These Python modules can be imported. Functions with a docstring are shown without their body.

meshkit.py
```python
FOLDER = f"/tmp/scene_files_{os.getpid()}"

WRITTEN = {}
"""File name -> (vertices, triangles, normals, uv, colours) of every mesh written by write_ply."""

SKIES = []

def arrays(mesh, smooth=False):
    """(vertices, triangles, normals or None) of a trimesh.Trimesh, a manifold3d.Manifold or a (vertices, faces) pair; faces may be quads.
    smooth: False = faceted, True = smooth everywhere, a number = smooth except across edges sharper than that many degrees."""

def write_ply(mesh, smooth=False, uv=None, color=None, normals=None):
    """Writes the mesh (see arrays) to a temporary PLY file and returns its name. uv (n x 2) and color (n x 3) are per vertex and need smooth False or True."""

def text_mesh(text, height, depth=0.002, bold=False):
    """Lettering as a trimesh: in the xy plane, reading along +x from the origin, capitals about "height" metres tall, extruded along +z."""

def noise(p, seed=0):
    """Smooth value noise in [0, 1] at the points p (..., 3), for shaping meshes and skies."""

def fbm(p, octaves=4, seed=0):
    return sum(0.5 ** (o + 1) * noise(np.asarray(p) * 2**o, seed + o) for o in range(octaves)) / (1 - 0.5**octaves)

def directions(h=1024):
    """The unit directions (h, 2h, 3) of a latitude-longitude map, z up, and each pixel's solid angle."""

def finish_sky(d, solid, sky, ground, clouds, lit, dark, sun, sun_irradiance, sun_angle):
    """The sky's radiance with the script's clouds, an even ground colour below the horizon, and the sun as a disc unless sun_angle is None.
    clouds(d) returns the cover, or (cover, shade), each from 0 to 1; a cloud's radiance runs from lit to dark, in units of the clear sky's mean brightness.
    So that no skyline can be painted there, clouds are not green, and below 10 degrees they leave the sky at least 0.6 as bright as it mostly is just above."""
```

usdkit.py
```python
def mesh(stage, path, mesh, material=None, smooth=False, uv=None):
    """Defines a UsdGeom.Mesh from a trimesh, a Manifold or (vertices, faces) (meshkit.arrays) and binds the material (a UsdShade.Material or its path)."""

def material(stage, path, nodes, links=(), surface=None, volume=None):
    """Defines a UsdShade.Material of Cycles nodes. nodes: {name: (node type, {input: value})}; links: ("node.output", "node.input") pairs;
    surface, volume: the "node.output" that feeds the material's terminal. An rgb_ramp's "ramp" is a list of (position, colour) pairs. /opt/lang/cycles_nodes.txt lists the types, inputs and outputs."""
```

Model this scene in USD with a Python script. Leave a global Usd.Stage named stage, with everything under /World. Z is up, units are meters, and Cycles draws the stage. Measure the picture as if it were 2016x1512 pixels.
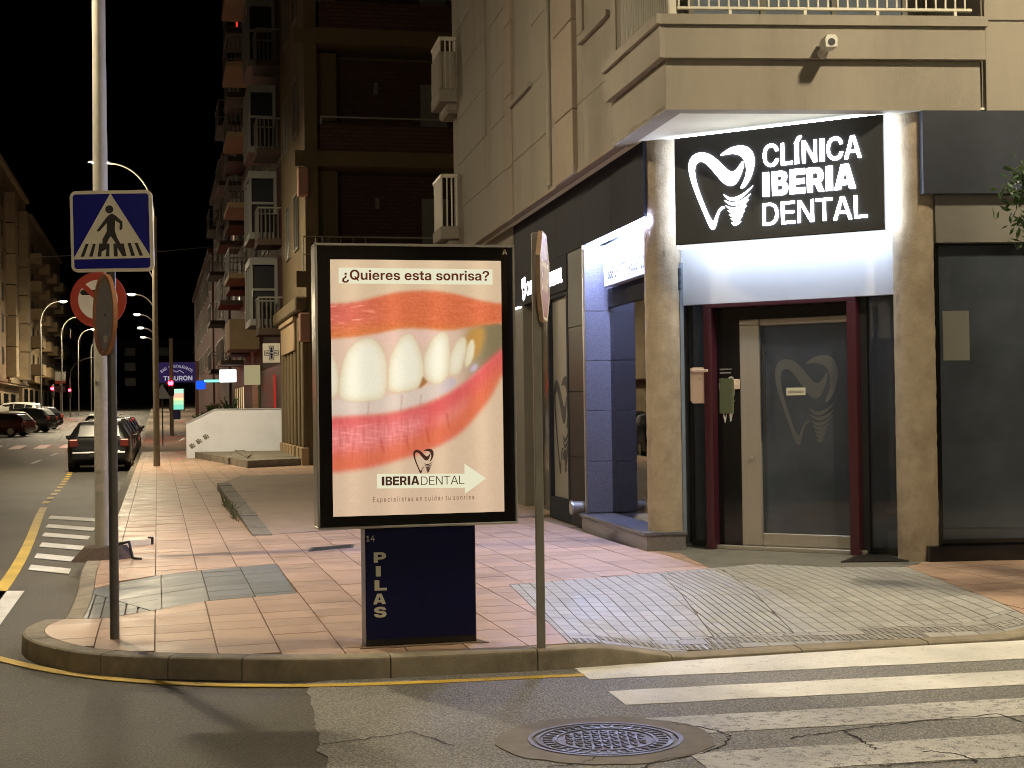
import math, random
import numpy as np, trimesh, usdkit, meshkit
from pxr import Usd, UsdGeom, UsdLux, UsdShade, Gf, Sdf, Vt
from shapely.geometry import Polygon, LineString, Point, MultiPolygon, box as sbox
from shapely import affinity
from shapely.ops import unary_union

stage = Usd.Stage.CreateInMemory()
UsdGeom.SetStageUpAxis(stage, 'Z'); UsdGeom.SetStageMetersPerUnit(stage, 1.0)
UsdGeom.Xform.Define(stage, '/World'); UsdGeom.Scope.Define(stage, '/World/Looks')
random.seed(7); RNG = np.random.default_rng(7)

# ---------------------------------------------------------------- camera
FPX, ROLL, PITCH, EYE = 3028.0, 0.014, math.atan(44 / 3028.0), 1.57
_f = np.array([0, math.cos(PITCH), math.sin(PITCH)]); _u0 = np.array([0, -math.sin(PITCH), math.cos(PITCH)]); _r0 = np.array([1.0, 0, 0])
_r = math.cos(ROLL) * _r0 - math.sin(ROLL) * _u0; _u = math.cos(ROLL) * _u0 + math.sin(ROLL) * _r0
CAM = np.array([0, 0, EYE])
cam = UsdGeom.Camera.Define(stage, '/World/camera')
cam.CreateHorizontalApertureAttr(36.0); cam.CreateVerticalApertureAttr(27.0); cam.CreateFocalLengthAttr(36.0 * FPX / 2016)
cam.CreateClippingRangeAttr(Gf.Vec2f(0.05, 2000)); cam.CreateExposureAttr(0.0)
cam.AddTransformOp().Set(Gf.Matrix4d(*_r, 0, *_u, 0, *(-_f), 0, *CAM, 1))

# ---------------------------------------------------------------- night sky and a trace of moonlight
SUN_EL, SUN_ROT = -0.14, 2.6
sky_mat = usdkit.material(stage, '/World/Looks/night_sky', {
    'sky': ('sky_texture', {'sky_type': 'single_scattering', 'sun_disc': False, 'sun_elevation': SUN_EL, 'sun_rotation': SUN_ROT}),
    'bg': ('background_shader', {'strength': 0.05})}, [('sky.color', 'bg.color')], surface='bg.background')
sky = UsdLux.DomeLight.Define(stage, '/World/sky')
UsdShade.MaterialBindingAPI.Apply(sky.GetPrim()).Bind(sky_mat)
sky.GetPrim().SetCustomDataByKey('kind', 'structure')
moon = UsdLux.DistantLight.Define(stage, '/World/moonlight')
moon.CreateIntensityAttr(0.002); moon.CreateAngleAttr(0.5); moon.CreateColorAttr(Gf.Vec3f(1, 0.95, 0.85))
moon.GetPrim().GetAttribute('inputs:normalize').Set(True) if moon.GetPrim().GetAttribute('inputs:normalize') else moon.CreateNormalizeAttr(True)
moon.AddRotateXYZOp().Set(Gf.Vec3f(35, 0, 150))

LAMP_POWER = 330.0          # radiant intensity of a near street lamp, W/sr
LAMP_COLOR = (1.0, 0.835, 0.56)

# ---------------------------------------------------------------- layout helpers: turn a picture point into a place
def ray(px, py): return _f + _r * (px - 1008) / FPX - _u * (py - 756) / FPX
def ground(px, py, z=0.0):
    d = ray(px, py); return CAM + d * ((z - EYE) / d[2])
def at(px, py, y):
    d = ray(px, py); return CAM + d * (y / d[1])

class Frame:
    """A facade: o is a point at ground level, a runs along it, n points out of it (both horizontal)."""
    def __init__(s, o, a, n=None):
        s.o = np.array([o[0], o[1], 0.0]); a = np.array([a[0], a[1], 0.0]); s.a = a / np.linalg.norm(a)
        s.n = np.array([s.a[1], -s.a[0], 0.0]) if n is None else np.array([n[0], n[1], 0.0])
        s.n = s.n - s.a * (s.n @ s.a); s.n /= np.linalg.norm(s.n)
    def p(s, t, w, z): return s.o + s.a * t + s.n * w + np.array([0, 0, z])
    def tz(s, px, py, w=0.0):
        d = ray(px, py); q = s.o + s.n * w
        k = ((q - CAM) @ s.n) / (d @ s.n); h = CAM + d * k
        return float((h - s.o) @ s.a), float(h[2])
    def mat(s, t, w, z):
        m = np.eye(4); m[:3, 0] = s.a; m[:3, 1] = [0, 0, 1]; m[:3, 2] = s.n; m[:3, 3] = s.p(t, w, z); return m
    def box(s, t0, t1, w0, w1, z0, z1, bev=0.0):
        m = cbox(abs(t1 - t0), abs(z1 - z0), abs(w1 - w0), bev)
        m.apply_transform(s.mat((t0 + t1) / 2, (w0 + w1) / 2, (z0 + z1) / 2)); return fix(m)
    def flat(s, mesh, t, w, z):
        m = mesh.copy(); m.apply_transform(s.mat(t, w, z)); return fix(m)

# ---------------------------------------------------------------- mesh helpers
def fix(m):
    if m.is_watertight and m.volume < 0: m.invert()
    return m
def cbox(x, y, z, bev=0.0):
    if bev <= 0: return trimesh.creation.box([x, y, z])
    b = min(bev, 0.45 * min(x, y, z)); h = np.array([x, y, z]) / 2; pts = []
    for sx in (-1, 1):
        for sy in (-1, 1):
            for sz in (-1, 1):
                sg = np.array([sx, sy, sz])
                for k in range(3):
                    q = h - b; q = q.copy(); q[k] = h[k]; pts.append(sg * q)
    return trimesh.convex.convex_hull(np.array(pts))
def bx(x0, x1, y0, y1, z0, z1, bev=0.0):
    m = cbox(x1 - x0, y1 - y0, z1 - z0, bev); m.apply_translation([(x0 + x1) / 2, (y0 + y1) / 2, (z0 + z1) / 2]); return m
def cat(*ms):
    ms = [m for x in ms for m in (x if isinstance(x, (list, tuple)) else [x])]
    return trimesh.util.concatenate(ms)
def cyl(p, q, r, r1=None, n=16):
    p, q = np.asarray(p, float), np.asarray(q, float); r1 = r if r1 is None else r1
    d = q - p; L = np.linalg.norm(d); d = d / L
    a = np.cross(d, [0, 0, 1.0] if abs(d[2]) < .9 else [1.0, 0, 0]); a /= np.linalg.norm(a); b = np.cross(d, a)
    g = np.arange(n) * 2 * np.pi / n; c = np.cos(g)[:, None] * a + np.sin(g)[:, None] * b
    v = np.vstack([p + c * r, q + c * r1, [p], [q]]); f = []
    for i in range(n):
        j = (i + 1) % n
        f += [[i, j, n + j], [i, n + j, n + i], [j, i, 2 * n], [n + i, n + j, 2 * n + 1]]
    m = trimesh.Trimesh(v, np.array(f), process=False); return fix(m)
def tube(pts, r, n=8):
    pts = np.asarray(pts, float); r = np.broadcast_to(r, (len(pts),)); t = np.gradient(pts, axis=0); t /= np.linalg.norm(t, axis=1, keepdims=True)
    ref = np.linalg.svd(pts - pts.mean(0))[2][-1] + np.array([1e-4, 2e-4, 3e-4])
    a = np.cross(t, ref); a /= np.linalg.norm(a, axis=1, keepdims=True); b = np.cross(t, a); g = np.arange(n) * 2 * np.pi / n
    v = pts[:, None] + r[:, None, None] * (np.cos(g)[None, :, None] * a[:, None] + np.sin(g)[None, :, None] * b[:, None]); f = []
    for i in range(len(pts) - 1):
        for j in range(n):
            k = (j + 1) % n; f += [[i * n + j, i * n + k, (i + 1) * n + k], [i * n + j, (i + 1) * n + k, (i + 1) * n + j]]
    e = (len(pts) - 1) * n
    for j in range(1, n - 1): f += [[0, j + 1, j], [e, e + j, e + j + 1]]
    return fix(trimesh.Trimesh(v.reshape(-1, 3), np.array(f), process=False))
def polys(g):
    if g.is_empty: return []
    return [x for x in getattr(g, 'geoms', [g]) if x.geom_type == 'Polygon' and x.area > 1e-9]
def prism(poly, z0, z1):
    ms = []
    for g in polys(poly):
        m = trimesh.creation.extrude_polygon(g, z1 - z0, engine='earcut'); m.apply_translation([0, 0, z0]); ms.append(m)
    return trimesh.util.concatenate(ms)
def disc(r, d, n=32):
    return trimesh.creation.cylinder(radius=r, height=d, sections=n)
_FONTS = {}
def _font(weight):
    import glob
    from PIL import ImageFont
    if weight not in _FONTS:
        f = ImageFont.truetype(glob.glob('/opt/blender-*/*/datafiles/fonts/Inter.woff2')[0], 96); f.set_variation_by_axes([32, weight]); _FONTS[weight] = f
    return _FONTS[weight]
def lettering(s, weight=400):
    """Lettering with plain-stroke capital I; capitals one unit tall, one unit deep."""
    from PIL import Image, ImageDraw
    f = _font(weight); x, im = 6.0, Image.new('L', (int(f.getlength(s)) + 40 * len(s) + 40, 150)); d = ImageDraw.Draw(im); stem = 5 + weight * .0195
    for ch in s:
        if ch in 'I|': d.rectangle([x + 6, 110 - 70, x + 6 + stem, 109], fill=255); x += stem + 13
        else: d.text((x, 110), ch, 255, f, anchor='ls'); x += f.getlength(ch)
    on = np.pad(np.asarray(im) > 127, ((0, 0), (1, 1))).astype(np.int8)
    rows, a = np.nonzero(np.diff(on, axis=1) == 1); b = np.nonzero(np.diff(on, axis=1) == -1)[1]
    g = unary_union([sbox(p, -q - 1, r_, -q) for p, q, r_ in zip(a, rows, b)]).buffer(.6).buffer(-.6).simplify(.7)
    g = affinity.affine_transform(g, [1 / 70, 0, 0, 1 / 70, 0, 110 / 70]); return prism(g, 0, 1)
def text(s, h=None, w=None, d=0.003, bold=False, center=False, weight=None):
    m = lettering(s, weight or (700 if bold else 400)); lo, hi = m.bounds
    m.apply_translation([-lo[0], 0, 0]); W0, H0 = hi[0] - lo[0], hi[1]
    sy = h if h else w / W0; sx = w / W0 if w else sy
    m.apply_transform(np.diag([sx, sy, d, 1]))
    if center: m.apply_translation([-(m.bounds[1][0]) / 2, 0, 0])
    return m
def quad_map(src, dst):
    A = []
    for (x, y), (u, v) in zip(src, dst):
        A += [[x, y, 1, 0, 0, 0, -u * x, -u * y, -u], [0, 0, 0, x, y, 1, -v * x, -v * y, -v]]
    h = np.linalg.svd(np.array(A, float))[2][-1].reshape(3, 3)
    def f(pts):
        p = np.c_[np.asarray(pts, float), np.ones(len(pts))] @ h.T; return p[:, :2] / p[:, 2:]
    return f
def smooth_poly(pts, k=2):
    p = np.asarray(pts, float)
    for _ in range(k):
        q = np.roll(p, -1, 0); p = np.stack([0.75 * p + 0.25 * q, 0.25 * p + 0.75 * q], 1).reshape(-1, 2)
    return p

# ---------------------------------------------------------------- naming
COUNT = {}
def numbered(parent, name):
    k = (parent, name); n = COUNT.get(k, 0); COUNT[k] = n + 1
    return f'{parent}/{name}' if n == 0 else f'{parent}/{name}_{n:03d}'
def tag(prim, label=None, cat=None, group=None, kind=None):
    for k, v in (('label', label), ('category', cat), ('group', group), ('kind', kind)):
        if v: prim.SetCustomDataByKey(k, v)
    return prim
def thing(name, label, cat, group=None, loc=(0, 0, 0), rotz=0.0):
    x = UsdGeom.Xform.Define(stage, numbered('/World', name)); x.AddTranslateOp().Set(Gf.Vec3d(*map(float, loc))); x.AddRotateZOp().Set(math.degrees(rotz))
    x.loc = np.array(loc, float); x.rotz = rotz
    return _T(x.GetPrim(), np.array(loc, float), rotz, tag(x.GetPrim(), label, cat, group))
class _T:
    """A thing: parts are given in world coordinates and stored relative to the thing's base."""
    def __init__(s, prim, loc, rot, _=None): s.prim, s.loc, s.rot, s.path = prim, loc, rot, str(prim.GetPath())
def structure(name):
    x = UsdGeom.Xform.Define(stage, numbered('/World', name)); tag(x.GetPrim(), kind='structure')
    return _T(x.GetPrim(), np.zeros(3), 0.0)
def part(parent, name, mesh, mat, label=None, smooth=30, kind=None, local=False):
    if isinstance(mesh, (list, tuple)): mesh = cat(*mesh)
    mesh = mesh.copy()
    if not local and (np.any(parent.loc) or parent.rot):
        mesh.apply_translation(-parent.loc)
        if parent.rot: mesh.apply_transform(trimesh.transformations.rotation_matrix(-parent.rot, [0, 0, 1]))
    m = usdkit.mesh(stage, numbered(parent.path, name), mesh, mat, smooth=smooth)
    tag(m.GetPrim(), label, None, None, kind)
    return _T(m.GetPrim(), parent.loc, parent.rot)
def single(name, mesh, mat, label, cat, group=None, smooth=30):
    m = usdkit.mesh(stage, numbered('/World', name), mesh, mat, smooth=smooth); tag(m.GetPrim(), label, cat, group); return m.GetPrim()
def copy_of(src, loc, rotz, label, group=None):
    name = src.path.split('/')[-1].rstrip('0123456789').rstrip('_')
    was = src.prim.GetCustomData()
    r = thing(name, label, was['category'], group or was.get('group'), loc, rotz)
    r.prim.GetReferences().AddInternalReference(src.prim.GetPath()); r.prim.SetInstanceable(True)
    tag(r.prim, label, was['category'], group or was.get('group'))
    return r

# ---------------------------------------------------------------- materials
def look(name, color, rough=0.6, noise=0.0, scale=8.0, color2=None, bump=0.0, bump_scale=60.0, metallic=0.0, spec=0.5, coat=0.0, vary=0.0, stain=None, stain_scale=0.8, stretch=(1, 1, 1)):
    """A procedural surface: base colour broken up by two noises, a little relief, optional stains."""
    N = {'geo': ('geometry', {}), 'map': ('mapping', {'scale': stretch}), 'bsdf': ('principled_bsdf', {'roughness': rough, 'metallic': metallic, 'specular_ior_level': spec, 'coat_weight': coat})}
    L = [('geo.position', 'map.vector')]; c = np.array(color, float)
    c2 = np.array(color2, float) if color2 is not None else c * (1 - 0.55 * noise)
    if noise > 0 or color2 is not None:
        N['n1'] = ('noise_texture', {'scale': scale, 'detail': 6.0, 'roughness': 0.65}); L.append(('map.vector', 'n1.vector'))
        N['r1'] = ('rgb_ramp', {'ramp': [(0.3, tuple(c2)), (0.7, tuple(np.minimum(c * (1 + 0.15 * noise), 1)))]}); L.append(('n1.fac', 'r1.fac'))
        out = 'r1.color'
    else:
        N['col'] = ('color', {'value': tuple(c)}); out = 'col.color'
    if stain is not None:
        N['n2'] = ('noise_texture', {'scale': stain_scale, 'detail': 7.0, 'roughness': 0.7}); L.append(('map.vector', 'n2.vector'))
        N['m2'] = ('map_range', {'from_min': 0.5, 'from_max': 0.72, 'clamp': True}); L.append(('n2.fac', 'm2.value'))
        N['x2'] = ('mix_color', {'b': tuple(stain)}); L += [('m2.result', 'x2.fac'), (out, 'x2.a')]; out = 'x2.result'
    if vary > 0:
        N['oi'] = ('object_info', {}); N['mv'] = ('map_range', {'to_min': 1 - vary, 'to_max': 1 + vary}); N['hv'] = ('hsv', {})
        L += [('oi.random', 'mv.value'), ('mv.result', 'hv.value'), (out, 'hv.color')]; out = 'hv.color'
    L.append((out, 'bsdf.base_color'))
    if bump > 0:
        N['nb'] = ('noise_texture', {'scale': bump_scale, 'detail': 5.0, 'roughness': 0.7}); N['bp'] = ('bump', {'strength': bump, 'distance': 0.01})
        L += [('geo.position', 'nb.vector'), ('nb.fac', 'bp.height'), ('bp.normal', 'bsdf.normal')]
    return usdkit.material(stage, f'/World/Looks/{name}', N, L, surface='bsdf.BSDF')
def glow(name, color, strength):
    return usdkit.material(stage, f'/World/Looks/{name}', {'e': ('emission', {'color': color, 'strength': strength})}, [], surface='e.emission')
def pane(name, tint=(0.75, 0.8, 0.85), ior=1.5, rough=0.0):
    return usdkit.material(stage, f'/World/Looks/{name}', {'t': ('transparent_bsdf', {'color': tint}), 'g': ('glossy_bsdf', {'color': (1, 1, 1), 'roughness': rough}),
        'f': ('fresnel', {'IOR': ior}), 'x': ('mix_closure', {})}, [('f.fac', 'x.fac'), ('t.BSDF', 'x.closure1'), ('g.BSDF', 'x.closure2')], surface='x.closure')

def asphalt(name, c1, c2, patch):
    N = {'geo': ('geometry', {}), 'n0': ('noise_texture', {'scale': 0.55, 'detail': 5.0, 'roughness': 0.6}), 'r0': ('rgb_ramp', {'ramp': [(0.35, c1), (0.65, c2)]}),
         'v': ('voronoi_texture', {'scale': 75.0, 'feature': 'f1'}), 'rv': ('rgb_ramp', {'ramp': [(0.0, (2.1, 2.06, 1.95)), (0.25, (1.1, 1.08, 1.04)), (0.6, (0.52, 0.52, 0.52))]}),
         'n1': ('noise_texture', {'scale': 70.0, 'detail': 5.0, 'roughness': 0.7}), 'rn': ('rgb_ramp', {'ramp': [(0.35, (0.6, 0.6, 0.6)), (0.68, (1.45, 1.45, 1.4))]}),
         'm1': ('mix_color', {'blend_type': 'multiply', 'fac': 1.0, 'use_clamp': False}), 'm2': ('mix_color', {'blend_type': 'multiply', 'fac': 0.85, 'use_clamp': False}),
         'n3': ('noise_texture', {'scale': 2.2, 'detail': 7.0, 'roughness': 0.72}), 'mr': ('map_range', {'from_min': 0.55, 'from_max': 0.7, 'clamp': True}), 'm3': ('mix_color', {'b': patch}),
         'add': ('math', {'math_type': 'add'}), 'bp': ('bump', {'strength': 0.55, 'distance': 0.012}), 'bsdf': ('principled_bsdf', {'roughness': 0.62, 'specular_ior_level': 0.4})}
    L = [('geo.position', 'n0.vector'), ('geo.position', 'v.vector'), ('geo.position', 'n1.vector'), ('geo.position', 'n3.vector'), ('n0.fac', 'r0.fac'), ('v.distance', 'rv.fac'), ('n1.fac', 'rn.fac'),
         ('r0.color', 'm1.a'), ('rv.color', 'm1.b'), ('m1.result', 'm2.a'), ('rn.color', 'm2.b'), ('n3.fac', 'mr.value'), ('mr.result', 'm3.fac'), ('m2.result', 'm3.a'), ('m3.result', 'bsdf.base_color'),
         ('v.distance', 'add.value1'), ('n1.fac', 'add.value2'), ('add.value', 'bp.height'), ('bp.normal', 'bsdf.normal')]
    return usdkit.material(stage, f'/World/Looks/{name}', N, L, surface='bsdf.BSDF')
def road_paint(name, color, under, wear=0.42):
    N = {'geo': ('geometry', {}), 'n': ('noise_texture', {'scale': 17.0, 'detail': 9.0, 'roughness': 0.74}), 'v': ('voronoi_texture', {'scale': 95.0}), 'ad': ('math', {'math_type': 'multiply_add', 'value2': 0.28}),
         'r': ('map_range', {'from_min': wear, 'from_max': wear + 0.13, 'clamp': True}), 'n2': ('noise_texture', {'scale': 1.7, 'detail': 6.0}), 'r2': ('rgb_ramp', {'ramp': [(0.3, tuple(np.array(color) * 0.68)), (0.7, color)]}),
         'x': ('mix_color', {'a': under}), 'bp': ('bump', {'strength': 0.35, 'distance': 0.01}), 'bsdf': ('principled_bsdf', {'roughness': 0.6})}
    L = [('geo.position', 'n.vector'), ('geo.position', 'v.vector'), ('geo.position', 'n2.vector'), ('v.distance', 'ad.value1'), ('n.fac', 'ad.value3'), ('ad.value', 'r.value'), ('n2.fac', 'r2.fac'),
         ('r.result', 'x.fac'), ('r2.color', 'x.b'), ('x.result', 'bsdf.base_color'), ('v.distance', 'bp.height'), ('bp.normal', 'bsdf.normal')]
    return usdkit.material(stage, f'/World/Looks/{name}', N, L, surface='bsdf.BSDF')
def paver(name, c1, c2, rough=0.5, dirt=(0.10, 0.08, 0.06), vary=0.10):
    """Paving: each slab its own tone, fine grain, dirt in blotches."""
    N = {'geo': ('geometry', {}), 'oi': ('object_info', {}), 'n1': ('noise_texture', {'scale': 5.0, 'detail': 8.0, 'roughness': 0.7}), 'r1': ('rgb_ramp', {'ramp': [(0.3, c2), (0.7, c1)]}),
         'n2': ('noise_texture', {'scale': 90.0, 'detail': 4.0}), 'r2': ('map_range', {'from_min': 0.3, 'from_max': 0.7, 'to_min': 0.82, 'to_max': 1.12}),
         'mv': ('map_range', {'to_min': 1 - vary, 'to_max': 1 + vary}), 'mm': ('math', {'math_type': 'multiply'}), 'hv': ('hsv', {}),
         'n3': ('noise_texture', {'scale': 1.1, 'detail': 8.0, 'roughness': 0.75}), 'r3': ('map_range', {'from_min': 0.52, 'from_max': 0.75, 'to_max': 0.5, 'clamp': True}), 'x3': ('mix_color', {'b': dirt}),
         'bp': ('bump', {'strength': 0.25, 'distance': 0.006}), 'vg': ('voronoi_texture', {'scale': 2.6, 'feature': 'f1'}), 'rg': ('map_range', {'from_min': .045, 'from_max': .065, 'to_min': .45, 'to_max': 0.0, 'clamp': True}), 'xg': ('mix_color', {'b': (.06, .05, .045)}), 'n4': ('noise_texture', {'scale': 2.5, 'detail': 4.0}), 'rr': ('map_range', {'from_min': 0.3, 'from_max': 0.7, 'to_min': rough - 0.1, 'to_max': rough + 0.12}), 'bsdf': ('principled_bsdf', {'specular_ior_level': 0.5})}
    L = [('geo.position', 'n1.vector'), ('geo.position', 'n2.vector'), ('geo.position', 'n3.vector'), ('geo.position', 'n4.vector'), ('n1.fac', 'r1.fac'), ('n2.fac', 'r2.value'), ('oi.random', 'mv.value'), ('r2.result', 'mm.value1'), ('mv.result', 'mm.value2'),
         ('mm.value', 'hv.value'), ('r1.color', 'hv.color'), ('n3.fac', 'r3.value'), ('r3.result', 'x3.fac'), ('hv.color', 'x3.a'), ('geo.position', 'vg.vector'), ('vg.distance', 'rg.value'), ('rg.result', 'xg.fac'), ('x3.result', 'xg.a'), ('xg.result', 'bsdf.base_color'), ('n2.fac', 'bp.height'), ('bp.normal', 'bsdf.normal'), ('n4.fac', 'rr.value'), ('rr.result', 'bsdf.roughness')]
    return usdkit.material(stage, f'/World/Looks/{name}', N, L, surface='bsdf.BSDF')

M = {}
M['asphalt'] = asphalt('asphalt', (0.066, 0.060, 0.052), (0.098, 0.090, 0.078), (0.052, 0.047, 0.040))
M['asphalt_pale'] = asphalt('asphalt_pale', (0.21, 0.208, 0.205), (0.31, 0.307, 0.30), (0.175, 0.17, 0.163))
M['white_paint'] = road_paint('white_paint', (0.72, 0.715, 0.69), (0.10, 0.095, 0.085))
M['white_paint_worn'] = road_paint('white_paint_worn', (0.52, 0.515, 0.495), (0.09, 0.085, 0.08), 0.50)
M['yellow_paint'] = road_paint('yellow_paint', (0.62, 0.42, 0.05), (0.10, 0.085, 0.05), 0.38)
M['pink_tile'] = paver('pink_tile', (0.45, 0.315, 0.235), (0.365, 0.245, 0.175), vary=0.15)
M['grey_tile'] = paver('grey_tile', (0.40, 0.40, 0.385), (0.31, 0.31, 0.30))
M['grey_stud'] = paver('grey_stud', (0.36, 0.355, 0.34), (0.26, 0.255, 0.245))
M['slate_tile'] = paver('slate_tile', (0.17, 0.185, 0.185), (0.115, 0.125, 0.125))
M['mortar'] = look('mortar', (0.26, 0.20, 0.16), 0.9, 0.5, 12)
M['kerb'] = look('kerb', (0.27, 0.235, 0.175), 0.8, 0.6, 6, bump=0.4, bump_scale=70, stain=(0.12, 0.10, 0.08), stain_scale=1.8, vary=0.08)
M['crack'] = look('crack', (0.015, 0.013, 0.012), 0.9)
M['iron'] = look('iron', (0.15, 0.145, 0.14), 0.45, 0.6, 25, metallic=0.3, bump=0.2)
M['stone'] = look('facade_stone', (0.285, 0.258, 0.212), 0.85, 0.18, 3, bump=0.25, bump_scale=120, stain=(0.21, 0.188, 0.152), stain_scale=1.1, stretch=(1, 1, .22))
M['stone_pink'] = look('facade_pink_stone', (0.285, 0.232, 0.18), 0.8, 0.2, 5, bump=0.2, bump_scale=90, vary=0.08)
M['concrete'] = look('column_concrete', (0.36, 0.30, 0.22), 0.9, 0.45, 7, bump=0.8, bump_scale=38, stain=(0.22, 0.17, 0.12), stain_scale=2.2)
M['soffit'] = look('soffit_paint', (0.70, 0.70, 0.60), 0.8, 0.1, 4)
M['white_wall'] = look('white_wall', (0.50, 0.52, 0.56), 0.6, 0.06, 3)
M['granite_dark'] = look('granite_dark', (0.028, 0.026, 0.025), 0.4, 0.7, 60, spec=.04)
M['granite_grey'] = look('granite_grey', (0.135, 0.135, 0.15), 0.35, color2=(0.05, 0.05, 0.06), scale=70)
M['fascia_dark'] = look('fascia_dark', (0.028, 0.030, 0.040), 0.7, 0.3, 12, spec=.05)
M['fascia_blue'] = look('fascia_blue', (0.040, 0.046, 0.062), 0.35, 0.3, 9)
M['black'] = look('black_gloss', (0.006, 0.006, 0.007), 0.12)
M['black_matte'] = look('black_matte', (0.012, 0.012, 0.012), 0.6)
M['interior'] = look('interior_dark', (0.18, 0.185, 0.185), 0.8, 0.5, 3)
M['interior_blue'] = look('interior_blue', (0.13, 0.165, 0.21), 0.7, 0.2, 2)
M['garnet'] = look('garnet_frame', (0.045, 0.008, 0.014), 0.4)
M['alu'] = look('door_metal', (0.36, 0.335, 0.29), 0.35, 0.15, 30, metallic=0.45, stretch=(1, 1, .05))
M['alu_bright'] = look('panel_metal', (0.55, 0.55, 0.52), 0.3, 0.1, 40, metallic=0.8)
M['galv'] = look('galvanised', (0.28, 0.27, 0.24), 0.5, 0.35, 14, metallic=0.5, stretch=(1, 1, .3))
M['galv_dark'] = look('post_dark', (0.11, 0.105, 0.10), 0.45, 0.3, 14, metallic=0.4)
M['lamp_post'] = look('lamp_post', (0.42, 0.40, 0.34), 0.7, 0.3, 6, bump=0.15, stain=(0.30, 0.28, 0.23), stain_scale=2.5, stretch=(1, 1, .5))
M['far_post'] = look('far_post', (0.20, 0.17, 0.12), 0.6, 0.3, 4)
M['glass'] = pane('clear_glass', (0.80, 0.83, 0.85), 1.5)
M['glass_dark'] = pane('tinted_glass', (0.42, 0.45, 0.47), 1.5)
M['dusty_glass'] = usdkit.material(stage, '/World/Looks/dusty_glass', {'t': ('transparent_bsdf', {'color': (.5, .52, .54)}), 'g': ('glossy_bsdf', {'color': (1, 1, 1), 'roughness': .01}), 'f': ('fresnel', {'IOR': 1.5}), 'x': ('mix_closure', {}), 'd': ('diffuse_bsdf', {'color': (.27, .32, .40)}), 'n': ('noise_texture', {'scale': 1.6, 'detail': 6.0, 'roughness': .7}), 'geo': ('geometry', {}), 'r': ('map_range', {'from_min': .3, 'from_max': .75, 'to_min': .10, 'to_max': .20}), 'y': ('mix_closure', {})},
    [('geo.position', 'n.vector'), ('n.fac', 'r.value'), ('f.fac', 'x.fac'), ('t.BSDF', 'x.closure1'), ('g.BSDF', 'x.closure2'), ('r.result', 'y.fac'), ('x.closure', 'y.closure1'), ('d.BSDF', 'y.closure2')], surface='y.closure')
M['led'] = glow('cool_led', (0.44, 0.52, 1.0), 560.0)
M['letter'] = glow('lit_letter', (0.95, 0.97, 1.0), 6.5)
M['halo'] = glow('sign_edge_led', (0.66, 0.78, 1.0), 36.0)
M['rim_glow'] = glow('sign_rim_glow', (0.85, 0.92, 1.0), 9.0)
M['frost'] = look('frosted_film', (0.062, 0.066, 0.066), 0.6)
M['beige_plastic'] = look('beige_plastic', (0.58, 0.44, 0.34), 0.4)
M['notice_green'] = look('notice_green', (0.10, 0.12, 0.06), 0.6, 0.2, 20)
M['paper'] = look('paper', (0.48, 0.47, 0.36), 0.7)
M['paper_grey'] = look('paper_grey', (0.13, 0.13, 0.115), 0.7)
M['ink'] = look('ink', (0.02, 0.02, 0.025), 0.6)
M['white_plastic'] = look('white_plastic', (0.55, 0.54, 0.50), 0.4)
M['rail_white'] = look('rail_paint', (0.60, 0.57, 0.48), 0.45)
M['screen'] = look('ribbed_screen', (0.36, 0.34, 0.30), 0.45, metallic=0.2)
M['shutter'] = look('shutter_grey', (0.17, 0.16, 0.13), 0.6)
M['sign_blue'] = look('sign_blue', (0.004, 0.006, 0.24), 0.4, spec=.2)
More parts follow.
